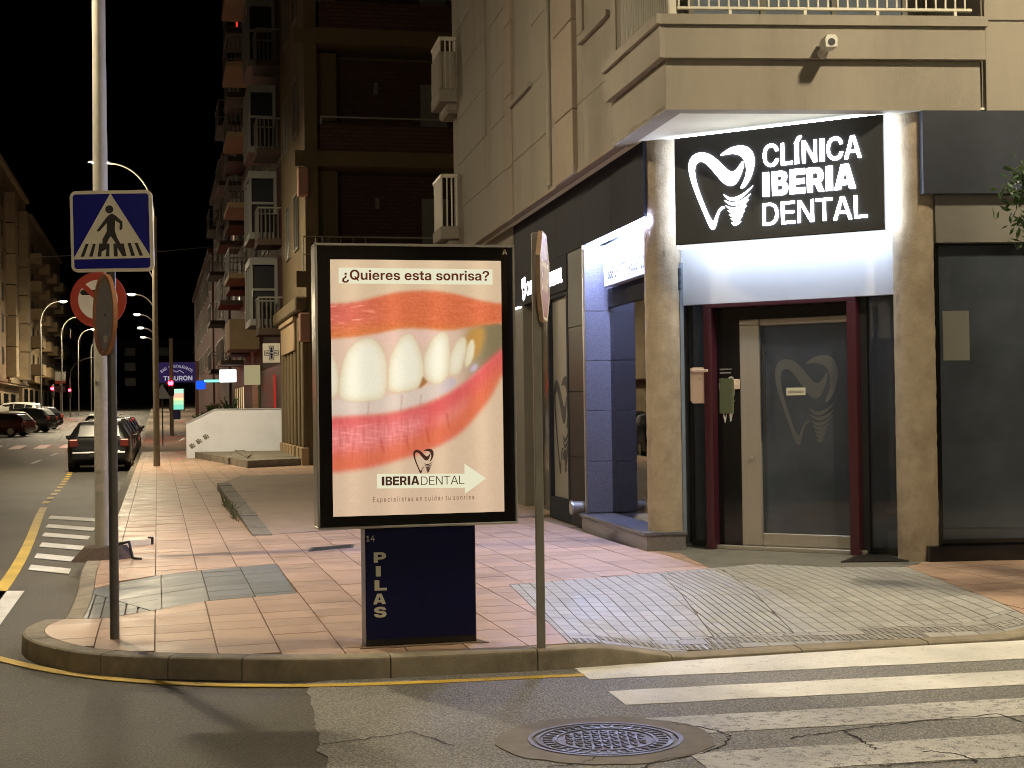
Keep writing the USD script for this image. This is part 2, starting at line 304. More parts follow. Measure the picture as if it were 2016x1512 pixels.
M['sign_white'] = look('sign_white', (0.84, 0.78, 0.64), 0.4, 0.05, 3)
M['sign_black'] = look('sign_black', (0.008, 0.007, 0.007), 0.4)
M['sign_red'] = look('sign_red', (0.36, 0.045, 0.025), 0.4, 0.15, 6)
M['rust'] = look('rusty_rim', (0.42, 0.19, 0.09), 0.6, 0.4, 25)
M['sign_back'] = look('sign_back', (0.34, 0.34, 0.38), 0.55, 0.5, 18, metallic=0.3)
M['stop_red'] = look('stop_face', (0.52, 0.30, 0.32), 0.25)
M['stop_edge'] = look('stop_edge', (0.40, 0.27, 0.17), 0.5, 0.5, 30)
M['navy'] = look('panel_navy', (0.004, 0.005, 0.045), 0.3, 0.2, 3, spec=.25)
M['cream_letter'] = look('cream_letter', (0.55, 0.53, 0.44), 0.5)
M['leaf'] = usdkit.material(stage, '/World/Looks/leaf', {'oi': ('geometry', {}), 'r': ('rgb_ramp', {'ramp': [(0, (0.035, 0.07, 0.03)), (1, (0.10, 0.15, 0.055))]}), 'p': ('principled_bsdf', {'roughness': 0.35}), 't': ('translucent_bsdf', {'color': (0.08, 0.14, 0.03)}), 'x': ('mix_closure', {'fac': 0.2})},
                            [('oi.random_per_island', 'r.fac'), ('r.color', 'p.base_color'), ('p.BSDF', 'x.closure1'), ('t.BSDF', 'x.closure2')], surface='x.closure')
M['bark'] = look('bark', (0.12, 0.09, 0.06), 0.9, 0.5, 20, bump=0.5)
M['weed'] = look('weed', (0.09, 0.09, 0.035), 0.7)

# ================================================================ THE GROUND
S = np.array([-0.2250, 0.9744]); EE = np.array([0.9744, 0.2250])        # along the street, across it
def rise(y): return np.maximum(np.asarray(y, float) - 70, 0) * 0.015     # the street climbs gently far away
def sst(a, b, x):
    t = np.clip((x - a) / (b - a), 0, 1); return t * t * (3 - 2 * t)
K0 = np.array([0.41, 10.0])
def dip(x, y):
    """How far the pavement is lowered at the two dropped kerbs."""
    x, y = np.asarray(x, float), np.asarray(y, float)
    u = (x - K0[0]) * EE[0] + (y - K0[1]) * EE[1]; v = (x - K0[0]) * S[0] + (y - K0[1]) * S[1]
    d1 = sst(0.05, 0.85, u) * (1 - sst(3.15, 3.8, u)) * np.clip(1 - (v - 0.15) / 2.3, 0, 1) * np.where(v < -1, 0, 1) * 0.112
    q = (x + 4.02) * EE[0] + (y - 14.1) * EE[1]
    d2 = sst(11.7, 12.25, y) * (1 - sst(14.3, 15.2, y)) * np.clip(1 - q / 1.1, 0, 1) * 0.10
    return -(d1 + np.where(y > 11.6, d2, 0))
def top(x, y): return dip(x, y) + rise(y)
def lay(m, off=0.0):
    m = m.copy(); v = np.array(m.vertices); v[:, 2] += top(v[:, 0], v[:, 1]) + off; m.vertices = v; return m

road = structure('road')
ys = np.r_[np.arange(-60, 60, 10), np.arange(60, 420, 10)]; xs = np.array([-160, -80, -40, -20, -8, 0, 8, 20, 40, 80.0])
gx, gy = np.meshgrid(xs, ys); vv = np.c_[gx.ravel(), gy.ravel(), rise(gy.ravel()) - 0.14]
nx = len(xs); ff = [[j * nx + i, j * nx + i + 1, (j + 1) * nx + i + 1] for j in range(len(ys) - 1) for i in range(nx - 1)] + [[j * nx + i, (j + 1) * nx + i + 1, (j + 1) * nx + i] for j in range(len(ys) - 1) for i in range(nx - 1)]
part(road, 'asphalt_surface', trimesh.Trimesh(vv, ff, process=False), M['asphalt'], smooth=False)

def sheet(poly, z, thick=0.003):
    ms = []
    for g in polys(poly):
        m = prism(g, 0, thick); v = np.array(m.vertices); v[:, 2] += z + rise(v[:, 1]); m.vertices = v; ms.append(m)
    return cat(ms)
def wobble(a, b, n, amp, seed):
    r = np.random.default_rng(seed); t = np.linspace(0, 1, n)[:, None]; p = np.asarray(a) * (1 - t) + np.asarray(b) * t
    return p + np.c_[r.normal(0, amp, n), r.normal(0, amp, n)]
left_edge = np.vstack([wobble(ground(603, 1346, -.14)[:2], ground(625, 1440, -.14)[:2], 14, .012, 1), wobble(ground(628, 1445, -.14)[:2], ground(650, 1560, -.14)[:2], 10, .012, 2)])
pale = Polygon(list(left_edge) + [(-0.6, 5.2), (16, 5.2), (18, 14.0), (3.7, 11.0), (0.4, 10.2), (-1.0, 9.8)])
part(road, 'resurfaced_asphalt', sheet(pale, -0.139), M['asphalt_pale'], 'paler resurfaced asphalt at the crossing', smooth=False)
dirz, qz, oz = np.array([0.982, 0.187]), np.array([0.175, -0.985]), np.array([0.394, 10.03])
for d0, d1, L0, L1 in ((-0.02, .456, -.02, 14), (.86, 1.30, 0, 14), (1.68, 2.12, 0.0, 14), (2.54, 2.98, 0, 14), (3.4, 3.84, 0, 14)):
    a, b = oz + qz * d0, oz + qz * d1
    far = [a + dirz * t + np.array([0, 0.001]) * 0 for t in np.linspace(L0, L1, 60)]
    near = [b + dirz * t for t in np.linspace(L1, L0, 60)]
    if d0 < 0: far = [p + np.array([0, 0.085]) * min(max((t - .3) / 2.4, 0), 1) * 2.6 for p, t in zip(far, np.linspace(L0, L1, 60))]
    j = np.random.default_rng(int(d0 * 100) + 50)
    pl = Polygon(np.array(far + near) + j.normal(0, .006, (120, 2)))
    part(road, 'zebra_stripe', sheet(pl.buffer(0), -0.135), M['white_paint' if d0 < 1.5 else 'white_paint_worn'], smooth=False)
def band(pts, w, z, dash=None):
    ln = LineString(pts); ps = np.array([ln.interpolate(t).coords[0] for t in np.arange(0, ln.length, .12)]); ps = np.vstack([ps, pts[-1]])
    if dash is None: return sheet(LineString(ps).buffer(w / 2, cap_style=2), z)
    out = []
    for t in np.arange(0, ln.length - dash[0], dash[0] + dash[1]):
        out.append(sheet(LineString([ln.interpolate(t), ln.interpolate(t + dash[0])]).buffer(w / 2, cap_style=2), z))
    return cat(out)
from scipy.interpolate import splprep, splev
def spline(pts, n=80):
    p = np.asarray(pts, float); k = min(3, len(p) - 1); tck, _ = splprep(p.T, s=0, k=k); return np.stack(splev(np.linspace(0, 1, n), tck), 1)
yl = spline([(-7.5, 15.5), (-5.2, 12.6), (-3.62, 10.75), (-2.67, 9.90), (-1.95, 9.60), (-1.24, 9.51), (-0.37, 9.60), (0.43, 9.745)])
part(road, 'yellow_kerb_line', band(yl, 0.095, -0.1345), M['yellow_paint'], smooth=False)
yl2 = spline([ground(-160, 1330, -.14)[:2], ground(0, 1165, -.14)[:2], ground(60, 1062, -.14)[:2], ground(86, 1000, -.14)[:2]])
part(road, 'yellow_lane_line', band(yl2, 0.13, -0.1345), M['yellow_paint'], smooth=False)
part(road, 'dashed_lane_line', band(spline([ground(88, 992, -.14)[:2], ground(120, 958, -.14)[:2], (-13.9, 48.5)]), 0.13, -0.1345, (0.8, 0.7)), M['yellow_paint'], smooth=False)
for (x0, y0), (x1, y1), h in (((58, 1118), (140, 1126), 5), ((70, 1095), (155, 1103), 4.5), ((80, 1073), (166, 1080), 4), ((85, 1053), (178, 1060), 3.5), ((92, 1036), (188, 1043), 3.2), ((97, 1019), (200, 1025), 3)):
    q = [ground(x, y, -.14)[:2] for x, y in ((x0 - 3, y0 + h), (x1 - 5, y1 + h), (x1, y1 - h), (x0 + 3, y0 - h))]
    part(road, 'hatch_stripe', sheet(Polygon(q), -0.1345), M['white_paint'], smooth=False)
part(road, 'give_way_marking', sheet(Polygon([ground(x, y, -.14)[:2] for x, y in ((-260, 1165), (48, 1165), (0, 1232), (-200, 1420))]), -0.1345), M['white_paint'], smooth=False)
for k in range(6):
    c = np.array([-18.6, 73.0]) - EE * (k * 1.15)
    part(road, 'far_zebra_stripe', sheet(Polygon([c, c - EE * .55, c - EE * .55 + S * 5, c + S * 5]), -0.1345), M['white_paint'], smooth=False)
for o, y0, n in ((-4.3, 52, 9), (-5.6, 30, 3)):
    for k in range(n):
        y = y0 + k * 9 + (9 if y0 + k * 9 > 66 else 0); c = np.array([o - .2309 * y, y])
        part(road, 'lane_dash', sheet(Polygon([c, c + EE * .12, c + EE * .12 + S * 4, c + S * 4]), -0.1345), M['white_paint'], smooth=False)
def crack(pxs, w, seed):
    p = np.array([ground(x, y, -.14)[:2] for x, y in pxs]); r = np.random.default_rng(seed); out = []
    for a, b in zip(p[:-1], p[1:]): out += list(a + (b - a) * t + r.normal(0, .012, 2) for t in np.linspace(0, .9, 9))
    c = np.array(out + [p[-1]]); ws = w * (0.35 + r.random(len(c))); t = np.gradient(c, axis=0); nn = np.c_[-t[:, 1], t[:, 0]] / (np.linalg.norm(t, axis=1)[:, None] + 1e-9)
    return sheet(Polygon(np.vstack([c + nn * ws[:, None], (c - nn * ws[:, None] * .6)[::-1]])).buffer(0), -0.1315, .0015)
for i, (pxs, w) in enumerate(([((1562, 1456), (1651, 1442), (1819, 1422), (1963, 1409), (2060, 1436)), .006], [((1664, 1442), (1693, 1459), (1722, 1479)), .006], [((1321, 1425), (1410, 1441), (1438, 1456), (1416, 1477), (1374, 1488), (1295, 1501), (1240, 1530)), .006],
        [((1730, 1512), (1900, 1501), (1930, 1503), (1880, 1486), (1820, 1483)), .006], [((629, 1469), (705, 1460), (810, 1445), (895, 1471)), .005], [((1174, 1489), (1171, 1497), (1140, 1508), (1080, 1513)), .005])):
    part(road, 'crack', crack(pxs, w, 40 + i), M['crack'], smooth=False)

# ---- pavement outline (outer kerb edge), from far up the street round the corner into the side street
far_k = [(-0.78 - .2309 * y, y) for y in (330, 200, 120, 80, 60, 45, 35, 28, 22, 19, 17.1, 15.5)]
kerb_line = far_k + list(spline([(-4.03, 14.1), (-3.68, 12.55), (-3.585, 12.05)], 10)) + list(spline([(-3.60, 11.75), (-3.585, 11.2), (-3.40, 10.72), (-3.11, 10.33), (-2.87, 10.10), (-2.33, 9.87), (-1.65, 9.735), (-1.0, 9.71), (-.54, 9.80), (-.05, 9.89), (.41, 10.0), (1.0, 10.22), (1.7, 10.43), (2.5, 10.63), (3.2, 10.80), (4.0, 11.0), (6, 11.46)], 90)) + [(9, 12.15), (16, 13.77), (28, 16.54)]
kerb_line = np.array(kerb_line)
PAV = Polygon(list(kerb_line) + [(28, 60), (-20, 330)]).buffer(0)
ln = LineString(kerb_line); KW = 0.16
def kerb_stone(t0, t1, n):
    ts = np.linspace(t0, t1, n); ps = np.array([ln.interpolate(t).coords[0] for t in ts]); tn = np.array([np.array(ln.interpolate(t + .03).coords[0]) - np.array(ln.interpolate(t - .03).coords[0]) for t in ts])
    tn /= np.linalg.norm(tn, axis=1)[:, None]; nn = np.c_[-tn[:, 1], tn[:, 0]]                      # towards the pavement
    prof = [(0.0, -0.26), (0.006, -0.028), (0.012, -0.010), (0.03, -0.001), (KW, 0.0), (KW, -0.26)]; V, Fc = [], []; m = len(prof)
    for p, q in zip(ps, nn):
        for d, z in prof:
            xy = p + q * d; V.append([*xy, z + top(*xy)])
    for i in range(n - 1):
        for j in range(m):
            k = (j + 1) % m; a, b, c, d = i * m + j, i * m + k, (i + 1) * m + k, (i + 1) * m + j; Fc += [[a, b, c], [a, c, d]]
    for j in range(1, m - 1): Fc += [[0, j + 1, j], [(n - 1) * m, (n - 1) * m + j, (n - 1) * m + j + 1]]
    return fix(trimesh.Trimesh(np.array(V), Fc, process=False))
pavement = structure('pavement')
t, far_st = 0.0, []
sc = ln.project(Point(-8.5, 33)); rng = np.random.default_rng(3)
while t < ln.length - 1:
    L = 0.98 if t > sc else 8.0
    if t > sc: L = 0.5 if -3.7 < ln.interpolate(t).x < -2.2 and ln.interpolate(t).y < 12 else 0.95
    st = kerb_stone(t + .004, t + L - .004, 9 if t > sc else 3)
    px_ = ln.interpolate(t)
    if t > sc and px_.x < 12:
        v = np.array(st.vertices); v[:, 2] += rng.normal(0, .0015); st.vertices = v; part(pavement, 'kerb_stone', st, M['kerb'], smooth=25)
    else: far_st.append(st)
    t += L
part(pavement, 'far_kerb', far_st, M['kerb'], kind='stuff', smooth=25)

inner = PAV.buffer(-KW)
near_zone = sbox(-14, 5, 14, 20); base = []
for y0 in np.r_[np.arange(20, 70, 10), np.arange(70, 330, 20)]:
    g = inner.intersection(sbox(-90, y0, 40, y0 + (10 if y0 < 70 else 20)))
    if not g.is_empty: base.append(sheet(g, -0.012, 0.001))
for ix in np.arange(-14, 14, .5):
    for iy in np.arange(5, 20, .5):
        g = inner.intersection(sbox(ix, iy, ix + .5, iy + .5))
        for q in polys(g): base.append(lay(prism(q, -0.024, -0.022)))
bg = inner.intersection(sbox(14, 5, 40, 20)); base.append(sheet(bg, -0.012, 0.001))
part(pavement, 'mortar_bed', base, M['mortar'], smooth=False)

# regions of different paving
cross = Polygon([ground(1003, 1151)[:2], ground(1398, 1119)[:2], (2.35, 15.02), (3.05, 14.62), ground(1785, 1116)[:2], ground(2016, 1217, -.05)[:2], (3.95, 10.6), (3.9, 9.8), (2, 9.5), (0.44, 9.5)]).buffer(0)
strip = Polygon([(-4.6, 14.45), ground(145, 1145)[:2], ground(545, 1110)[:2], ground(583, 1168)[:2], ground(135, 1207)[:2], (-4.2, 12.0)]).buffer(0)
foot = Polygon([(1.30, 16.9), (1.9, 16.6), (4.0, 15.0), (20, 16.5), (20, 60), (-1.2, 28.9)])
apron = Polygon([(1.45, 16.6), ground(1340, 1090)[:2], ground(1398, 1119)[:2], (2.35, 15.02), (3.05, 14.62), ground(1785, 1116)[:2], (4.0, 15.05), (3.2, 17.5), (2, 17.5)]).buffer(0)
ramp_zone = Polygon([(-3.24, 19.2), (-5.81, 30.3), (-6.06, 34.2), (0.0, 36), (1, 30), (0.6, 22.0)])
def in_view(g, m=60):
    c = np.array(g.exterior.coords)[:, :2]; c = c[c[:, 1] > 2]
    if not len(c): return False
    for x, y in c:
        d = np.array([x, y, 0.0]) - CAM; k = d @ _f; px = 1008 + FPX * (d @ _r) / k; py = 756 - FPX * (d @ _u) / k
        if -m < px < 2016 + m and py < 1512 + m: return True
    return False
def lay_tiles(name, region, a, b, la, lb, origin, mat, joint=.009, shift=0.0, zj=.0008, ymax=60, seed=1, relief=None, cap=300):
    """Slabs in a grid of la x lb along a and b; the nearest cap of them as parts, the rest as one part."""
    a, b = np.asarray(a) / np.linalg.norm(a), np.asarray(b) / np.linalg.norm(b); A = np.linalg.inv(np.c_[a, b]); r = np.random.default_rng(seed)
    x0, y0, x1, y1 = region.bounds; cs = (np.array([[x0, y0], [x1, y0], [x1, min(y1, ymax)], [x0, min(y1, ymax)]]) - origin) @ A.T
    from shapely.prepared import prep
    pr, out = prep(region), []
    for j in range(int(math.floor(cs[:, 1].min() / lb)), int(math.ceil(cs[:, 1].max() / lb)) + 1):
        for i in range(int(math.floor(cs[:, 0].min() / la)) - 1, int(math.ceil(cs[:, 0].max() / la)) + 1):
            u0, v0 = i * la + (shift * la if j % 2 else 0), j * lb
            q = [np.asarray(origin) + a * (u0 + du * la) + b * (v0 + dv * lb) for du, dv in ((0, 0), (1, 0), (1, 1), (0, 1))]
            g = Polygon(q)
            if not pr.intersects(g) or max(p[1] for p in q) > ymax or not in_view(g): continue
            whole = pr.contains(g); g = g if whole else g.intersection(region)
            for h in polys(g):
                h = h.buffer(-joint / 2, join_style=2)
                for h2 in polys(h):
                    if h2.area < la * lb * .06: continue
                    out.append((h2.centroid.y + abs(h2.centroid.x) * .1, h2))
    out.sort(key=lambda x: x[0]); rest = []
    for k, (_, g) in enumerate(out):
        m = lay(prism(g, -0.02, 0.0), 0.001 + r.normal(0, zj))
        if relief is not None:
            extra = relief(g, a, b)
            if extra is not None: m = cat(m, lay(extra, 0.001))
        if k < cap: part(pavement, name, m, mat, smooth=False)
        else: rest.append(m)
    if rest: part(pavement, name + '_field', rest, mat, kind='stuff', smooth=False)
    return len(out)
pink = inner.difference(unary_union([cross, strip, foot, apron, ramp_zone])).intersection(sbox(-30, 5, 12, 60))
ROW = np.array([math.sin(math.radians(71)), math.cos(math.radians(71))])
n1 = lay_tiles('paving_tile', pink, ROW, S, 0.40, 0.40, ground(305, 1260)[:2] - S * .1, M['pink_tile'], seed=5)
studs = LineString([(0.30, 10.22), (0.66, 10.32), (1.05, 10.48), (1.7, 10.68), (2.5, 10.88), (3.1, 11.06), (3.9, 11.28)]).buffer(0.30).intersection(cross).intersection(inner)
guide = Polygon([np.array(ground(1300, 1130)[:2]), np.array(ground(1425, 1122)[:2]), np.array(ground(1580, 1235)[:2]), np.array(ground(1425, 1250)[:2])]).intersection(cross).difference(studs)
plain = cross.intersection(inner).difference(unary_union([studs, guide]))
def stud_relief(g, a, b):
    if g.area < .03: return None
    c = np.array(g.centroid.coords[0]); ms = []
    for i in range(4):
        for j in range(4):
            p = c + a * (i - 1.5) * .048 + b * (j - 1.5) * .048
            q = Polygon([p + np.array([math.cos(t), math.sin(t)]) * .015 for t in np.arange(6) * math.pi / 3]); ms.append(prism(q, 0, .006))
    return cat(ms)
GA, GB = np.array([.9945, .1045]), np.array([-.1045, .9945])
lay_tiles('studded_paver', studs, GA, GB, 0.20, 0.20, K0, M['grey_stud'], joint=.009, seed=8, relief=stud_relief, zj=.0003)
lay_tiles('guide_paver', guide, GA, GB, 0.062, 0.40, ground(1300, 1130)[:2], M['grey_tile'], joint=.012, seed=9, zj=.0003)
lay_tiles('grey_paver', plain, GA, GB, 0.105, 0.21, K0, M['grey_tile'], joint=.009, seed=10, zj=.0003)
rc = ground(262, 1180)[:2]; ra, rn = np.array([.87, .49]), np.array([-.49, .87]); rib_half = Polygon([rc - rn * 4, rc + rn * 4, rc + rn * 4 - ra * 6, rc - rn * 4 - ra * 6])
lay_tiles('slate_paver', strip.intersection(inner).difference(rib_half), np.array([.87, .49]), S, .40, .40, (-2.42, 15.69), M['slate_tile'], seed=11)
lay_tiles('ribbed_paver', strip.intersection(inner).intersection(rib_half), np.array([.87, .49]), S, .10, .40, (-2.42, 15.69), M['slate_tile'], joint=.014, seed=12)
part(pavement, 'entrance_apron', lay(prism(apron.intersection(inner), -0.01, 0.001)), look('apron', (0.17, 0.165, 0.14), 0.55, 0.5, 5, stain=(0.07, 0.068, 0.06), stain_scale=2.0), smooth=False)

# ---- the raised concrete ramp beside the pavement and its edge
ramp_mat = look('ramp_concrete', (0.37, 0.275, 0.20), 0.7, 0.3, 3, bump=0.2, stain=(0.28, 0.20, 0.14), stain_scale=.6)
edge_mat = look('ramp_edge', (0.26, 0.235, 0.19), 0.8, 0.6, 9, bump=0.5, stain=(.12, .1, .07), stain_scale=3)
rp = thing('concrete_ramp', 'low brown concrete ramp with broken kerb edge rising towards the beige building', 'ramp', loc=(-3.2, 22, 0))
def hz(x, y): return np.clip(((np.asarray(x) - (-3.24)) * S[0] + (np.asarray(y) - 19.2) * S[1]) / 10.5, 0, 1) * 0.11
m = prism(ramp_zone.buffer(-.02), -0.02, 0.004); v = []
cells = [q for x in np.arange(-9, 2, 1.0) for y in np.arange(19, 45, 1.0) for q in polys(ramp_zone.intersection(sbox(x, y, x + 1, y + 1)))]
ms = []
for q in cells:
    c = prism(q, -.02, .006); w = np.array(c.vertices); w[:, 2] = np.where(w[:, 2] > 0, .006 + hz(w[:, 0], w[:, 1]), -.05); c.vertices = w; ms.append(c)
part(rp, 'ramp_slab', ms, ramp_mat, smooth=False)
for k in range(12):
    a0 = np.array([-3.24, 19.2]) + (np.array([-5.81, 30.3]) - np.array([-3.24, 19.2])) * (k / 12); a1 = np.array([-3.24, 19.2]) + (np.array([-5.81, 30.3]) - np.array([-3.24, 19.2])) * ((k + 1) / 12 - .002)
    q = Polygon([a0 - EE * .02, a0 + EE * .22, a1 + EE * .22, a1 - EE * .02]); c = prism(q, -.02, .02); w = np.array(c.vertices); j = np.random.default_rng(k).normal(0, .008)
    w[:, 2] = np.where(w[:, 2] > 0, .02 + j + hz(w[:, 0], w[:, 1]) * 1.12, -.05); c.vertices = w; part(rp, 'edge_stone', c, edge_mat, smooth=False)
r = np.random.default_rng(21); ms = []
for k in range(90):
    t = r.beta(2, 2); c = np.array([-3.24, 19.2]) + (np.array([-5.81, 30.3]) - np.array([-3.24, 19.2])) * (0.18 + .5 * t) - EE * (.05 + r.random() * .05); h = .05 + r.random() * .16
    d = r.normal(0, .06, 2); w = .006 + r.random() * .008
    ms.append(trimesh.Trimesh([[c[0] - w, c[1], 0], [c[0] + w, c[1], 0], [c[0] + d[0] * .5 + w, c[1] + d[1] * .5, h * .7], [c[0] + d[0], c[1] + d[1], h]], [[0, 1, 2], [0, 2, 3]], process=False))
wd = single('weeds', cat(ms), M['weed'], 'straggly weeds growing along the foot of the ramp kerb', 'weeds'); tag(wd, kind='stuff')

# ---- manhole, drain slot, offcut
mh = thing('manhole_cover', 'round patterned iron manhole cover sunk in the worn crossing', 'manhole cover', loc=(0.45, 7.86, -0.139))
ring = lambda r0, r1, z0, z1: prism(Point(0.45, 7.86).buffer(r1, 32).difference(Point(0.45, 7.86).buffer(r0, 32)), z0, z1)
part(mh, 'concrete_surround', prism(Polygon(np.array([0.45, 7.86]) + np.array([[math.cos(a), math.sin(a)] for a in np.arange(40) * math.pi / 20]) * (0.56 + np.random.default_rng(5).normal(0, .012, (40, 1)))).difference(Point(.45, 7.86).buffer(.37)), -.139, -.1305), look('surround', (.17, .155, .14), .8, .5, 9), smooth=False)
part(mh, 'frame', [ring(.372, .395, -.139, -.126), ring(.335, .352, -.139, -.127)], M['iron'], smooth=False)
part(mh, 'cover', [ring(0, .333, -.139, -.1345), ring(.245, .258, -.1345, -.1275)], M['iron'], smooth=False)
ms = []
for k in range(36):
    a = k * math.pi / 18; q = affinity.rotate(sbox(.27, -.009, .32, .009), math.degrees(a), origin=(0, 0)); ms.append(prism(affinity.translate(q, .45, 7.86), -.1345, -.1275))
for i in range(-5, 6):
    for j in range(-5, 6):
        x, y = i * .046, j * .046
        if x * x + y * y < .222 ** 2: ms.append(prism(affinity.translate(affinity.rotate(sbox(x - .019, y - .006, x + .019, y + .006), 35 if (i + j) % 2 else -55, origin=(x, y)), .45, 7.86), -.1345, -.1275))
part(mh, 'raised_pattern', ms, M['iron'], smooth=False, kind='stuff')
q = [ground(x, y)[:2] for x, y in ((613, 1085), (690, 1078), (692, 1073), (616, 1079))]
dr = thing('drain_grate', 'narrow dark drain grate set in the pink paving left of the poster panel', 'drain', loc=(*np.mean(q, 0), 0))
part(dr, 'grate_frame', prism(Polygon(q).buffer(.03, join_style=2).difference(Polygon(q)), 0, .006), M['galv_dark'], smooth=False)
part(dr, 'grate', [prism(Polygon(q), 0, .003)] + [prism(LineString([np.array(q[0]) * (1 - k) + np.array(q[1]) * k, np.array(q[3]) * (1 - k) + np.array(q[2]) * k]).buffer(.008), .003, .006) for k in np.linspace(.05, .95, 14)], M['black_matte'], smooth=False)
a, b = ground(224, 1078), ground(296, 1072)
pk = thing('wooden_offcut', 'pale wooden offcut lying on the pavement behind the lamp post', 'plank', loc=(*((a + b) / 2)[:2], 0))
fr = Frame((a + b)[:2] / 2, (b - a)[:2]); L = np.linalg.norm(b - a)
part(pk, 'board', fr.box(-L / 2, L / 2, -.06, .02, 0, .07, .004), look('pale_wood', (.74, .68, .50), .7, .2, 9), smooth=False)
part(pk, 'end_block', fr.box(L / 2, L / 2 + .03, -.06, .03, 0, .09, .004), M['black_matte'], smooth=False)

# ================================================================ THE CLINIC BUILDING
th = math.radians(10.26)
FA = Frame((1.578, 14.75), (-math.sin(th), math.cos(th)), (-math.cos(th), -math.sin(th)))     # long facade, t runs away up the street
FT = Frame((1.578, 14.75), (math.sin(th), -math.cos(th)), (-math.cos(th), -math.sin(th)))     # the same facade, for lettering that reads towards the corner
FE = Frame((1.71, 16.3), (0.842, -0.54), (-0.54, -0.842))                                     # the splayed entrance
FB = Frame((1.578, 14.75), (0.996, 0.088), (0.088, -0.996))                                   # the side-street facade
clinic = thing('clinic_building', 'large pale stone corner building with a splayed shop entrance between two round columns', 'building', loc=(1.71, 16.3, 0))
xy = lambda f, t, w: tuple(f.p(t, w, 0)[:2])
core = Polygon([xy(FA, 2.16, -.03), xy(FA, 14.23, -.03), xy(FA, 14.23, -12), xy(FB, 15, -12), xy(FB, 15, -.10), xy(FB, 3.12, -.10), xy(FB, 3.12, -1.7), xy(FA, 2.16, -1.6)])
part(clinic, 'wall', prism(core, 4.45, 13), M['stone'], smooth=False)
soff = Polygon([xy(FA, 0, .06), xy(FA, 2.14, .06), xy(FA, 2.14, -.01), xy(FA, 14.2, -.01), xy(FA, 14.2, -12), xy(FB, 15, -12), xy(FB, 15, -.08), xy(FB, 3.05, -.08), xy(FB, 3.05, -.02), xy(FB, 0, -.02)])
part(clinic, 'soffit', prism(soff, 4.425, 4.446), M['soffit'], smooth=False)
inside = Polygon([xy(FA, 4.75, -.66), xy(FA, 14.2, -.30), xy(FA, 14.2, -12), xy(FB, 15, -12), xy(FB, 15, -1.6), xy(FB, 4.2, -1.6), xy(FE, 2.2, -2.0), xy(FE, .2, -2.0), xy(FA, 2.4, -.75)])
part(clinic, 'interior_walls', prism(inside, 0.02, 4.42), M['interior'], smooth=False)
part(clinic, 'shop_floor', prism(Polygon([xy(FE, -.3, -.62), xy(FE, 2.5, -.62), xy(FB, 15, -.2), xy(FB, 15, -2), xy(FE, 1, -4)]).buffer(0), 0.0, 0.035), M['interior'], smooth=False)
# stone panels of the upper facades, one by one, with open joints
ts = [(2.16, 2.42, 0), (2.42, 3.80, 'w2'), (3.80, 4.10, 0), (5.20, 5.66, 0), (5.66, 5.94, -.05), (5.94, 6.98, 0), (6.98, 8.50, 'w1'), (9.12, 10.46, 0), (10.46, 11.05, 'r'), (11.05, 12.6, 0), (12.6, 14.22, 0)]
zs = [4.446, 5.245, 6.085, 6.925, 7.765, 8.605, 10.3, 13.0]
pr_ = np.random.default_rng(4)
for t0, t1, w in ts:
    for z0, z1 in zip(zs[:-1], zs[1:]):
        ww = w if not isinstance(w, str) else 0.0
        if w == 'w1' and z0 > 6.0 and z0 < 7.7: continue
        if w == 'w2' and z0 > 5.9 and z0 < 8.5: continue
        if w == 'r' and z0 > 5.5: ww = -.10
        if z1 - z0 < .02: continue
        part(clinic, 'stone_panel', FA.box(t0 + .002, t1 - .002, -.12, ww + pr_.normal(0, .001), z0 + .0035, z1 - .0035, .003), M['stone'], smooth=False)
for z0, z1 in zip([4.40, 5.21, 6.31, 7.4, 8.6], [5.20, 6.30, 7.39, 8.59, 13]):
    part(clinic, 'pink_pilaster_block', FA.box(4.10, 5.20, -.10, .07, z0, z1, .008), M['stone_pink'], smooth=False)
    part(clinic, 'pink_pilaster_block', FA.box(8.52, 9.10, -.10, .02, z0, z1, .006), M['stone_pink'], smooth=False)
part(clinic, 'downpipe', cyl(FA.p(5.80, .0, 4.5), FA.p(5.80, .0, 13), .045), M['stone'])
for nm, t0, t1, z0, z1 in (('window', 7.02, 8.46, 6.15, 7.40), ('window', 2.46, 3.76, 6.0, 8.5)):
    w = part(clinic, nm, FA.box(t0, t1, -.12, -.10, z0, z1), M['shutter'], smooth=False)
    part(w, 'window_frame', [FA.box(t0 - .02, t0 + .05, -.12, -.06, z0, z1), FA.box(t1 - .05, t1 + .02, -.12, -.06, z0, z1), FA.box((t0 + t1) / 2 - .03, (t0 + t1) / 2 + .03, -.099, -.07, z0, z1)], M['rail_white'], smooth=False)
    part(w, 'sill', FA.box(t0 - .06, t1 + .06, -.11, .055, z0 - .085, z0 - .01, .008), M['stone'], smooth=False)
    part(w, 'shutter_slats', [FA.box(t0 + .05, t1 - .05, -.1, -.09, z, z + .035) for z in np.arange(z0 + .03, z1 - .03, .05)], M['shutter'], smooth=False)
# lower edge course and side-street wall
for t0, t1 in ((2.2, 4.08), (5.22, 8.5), (9.12, 14.2)): part(clinic, 'edge_course', FA.box(t0, t1, -.10, .025, 4.405, 4.452, .004), M['stone_pink'], smooth=False)
for u0, u1 in ((3.13, 6.0), (6.0, 9.0), (9.0, 12.0), (12.0, 15.0)):
    for z0, z1 in ((4.40, 5.29), (5.30, 6.2), (6.21, 13)):
        part(clinic, 'stone_panel', FB.box(u0 + .004, u1 - .004, -.2, -.05 + (.02 if z0 < 5 else 0), z0 + .005, z1 - .005, .004), M['stone'], smooth=False)
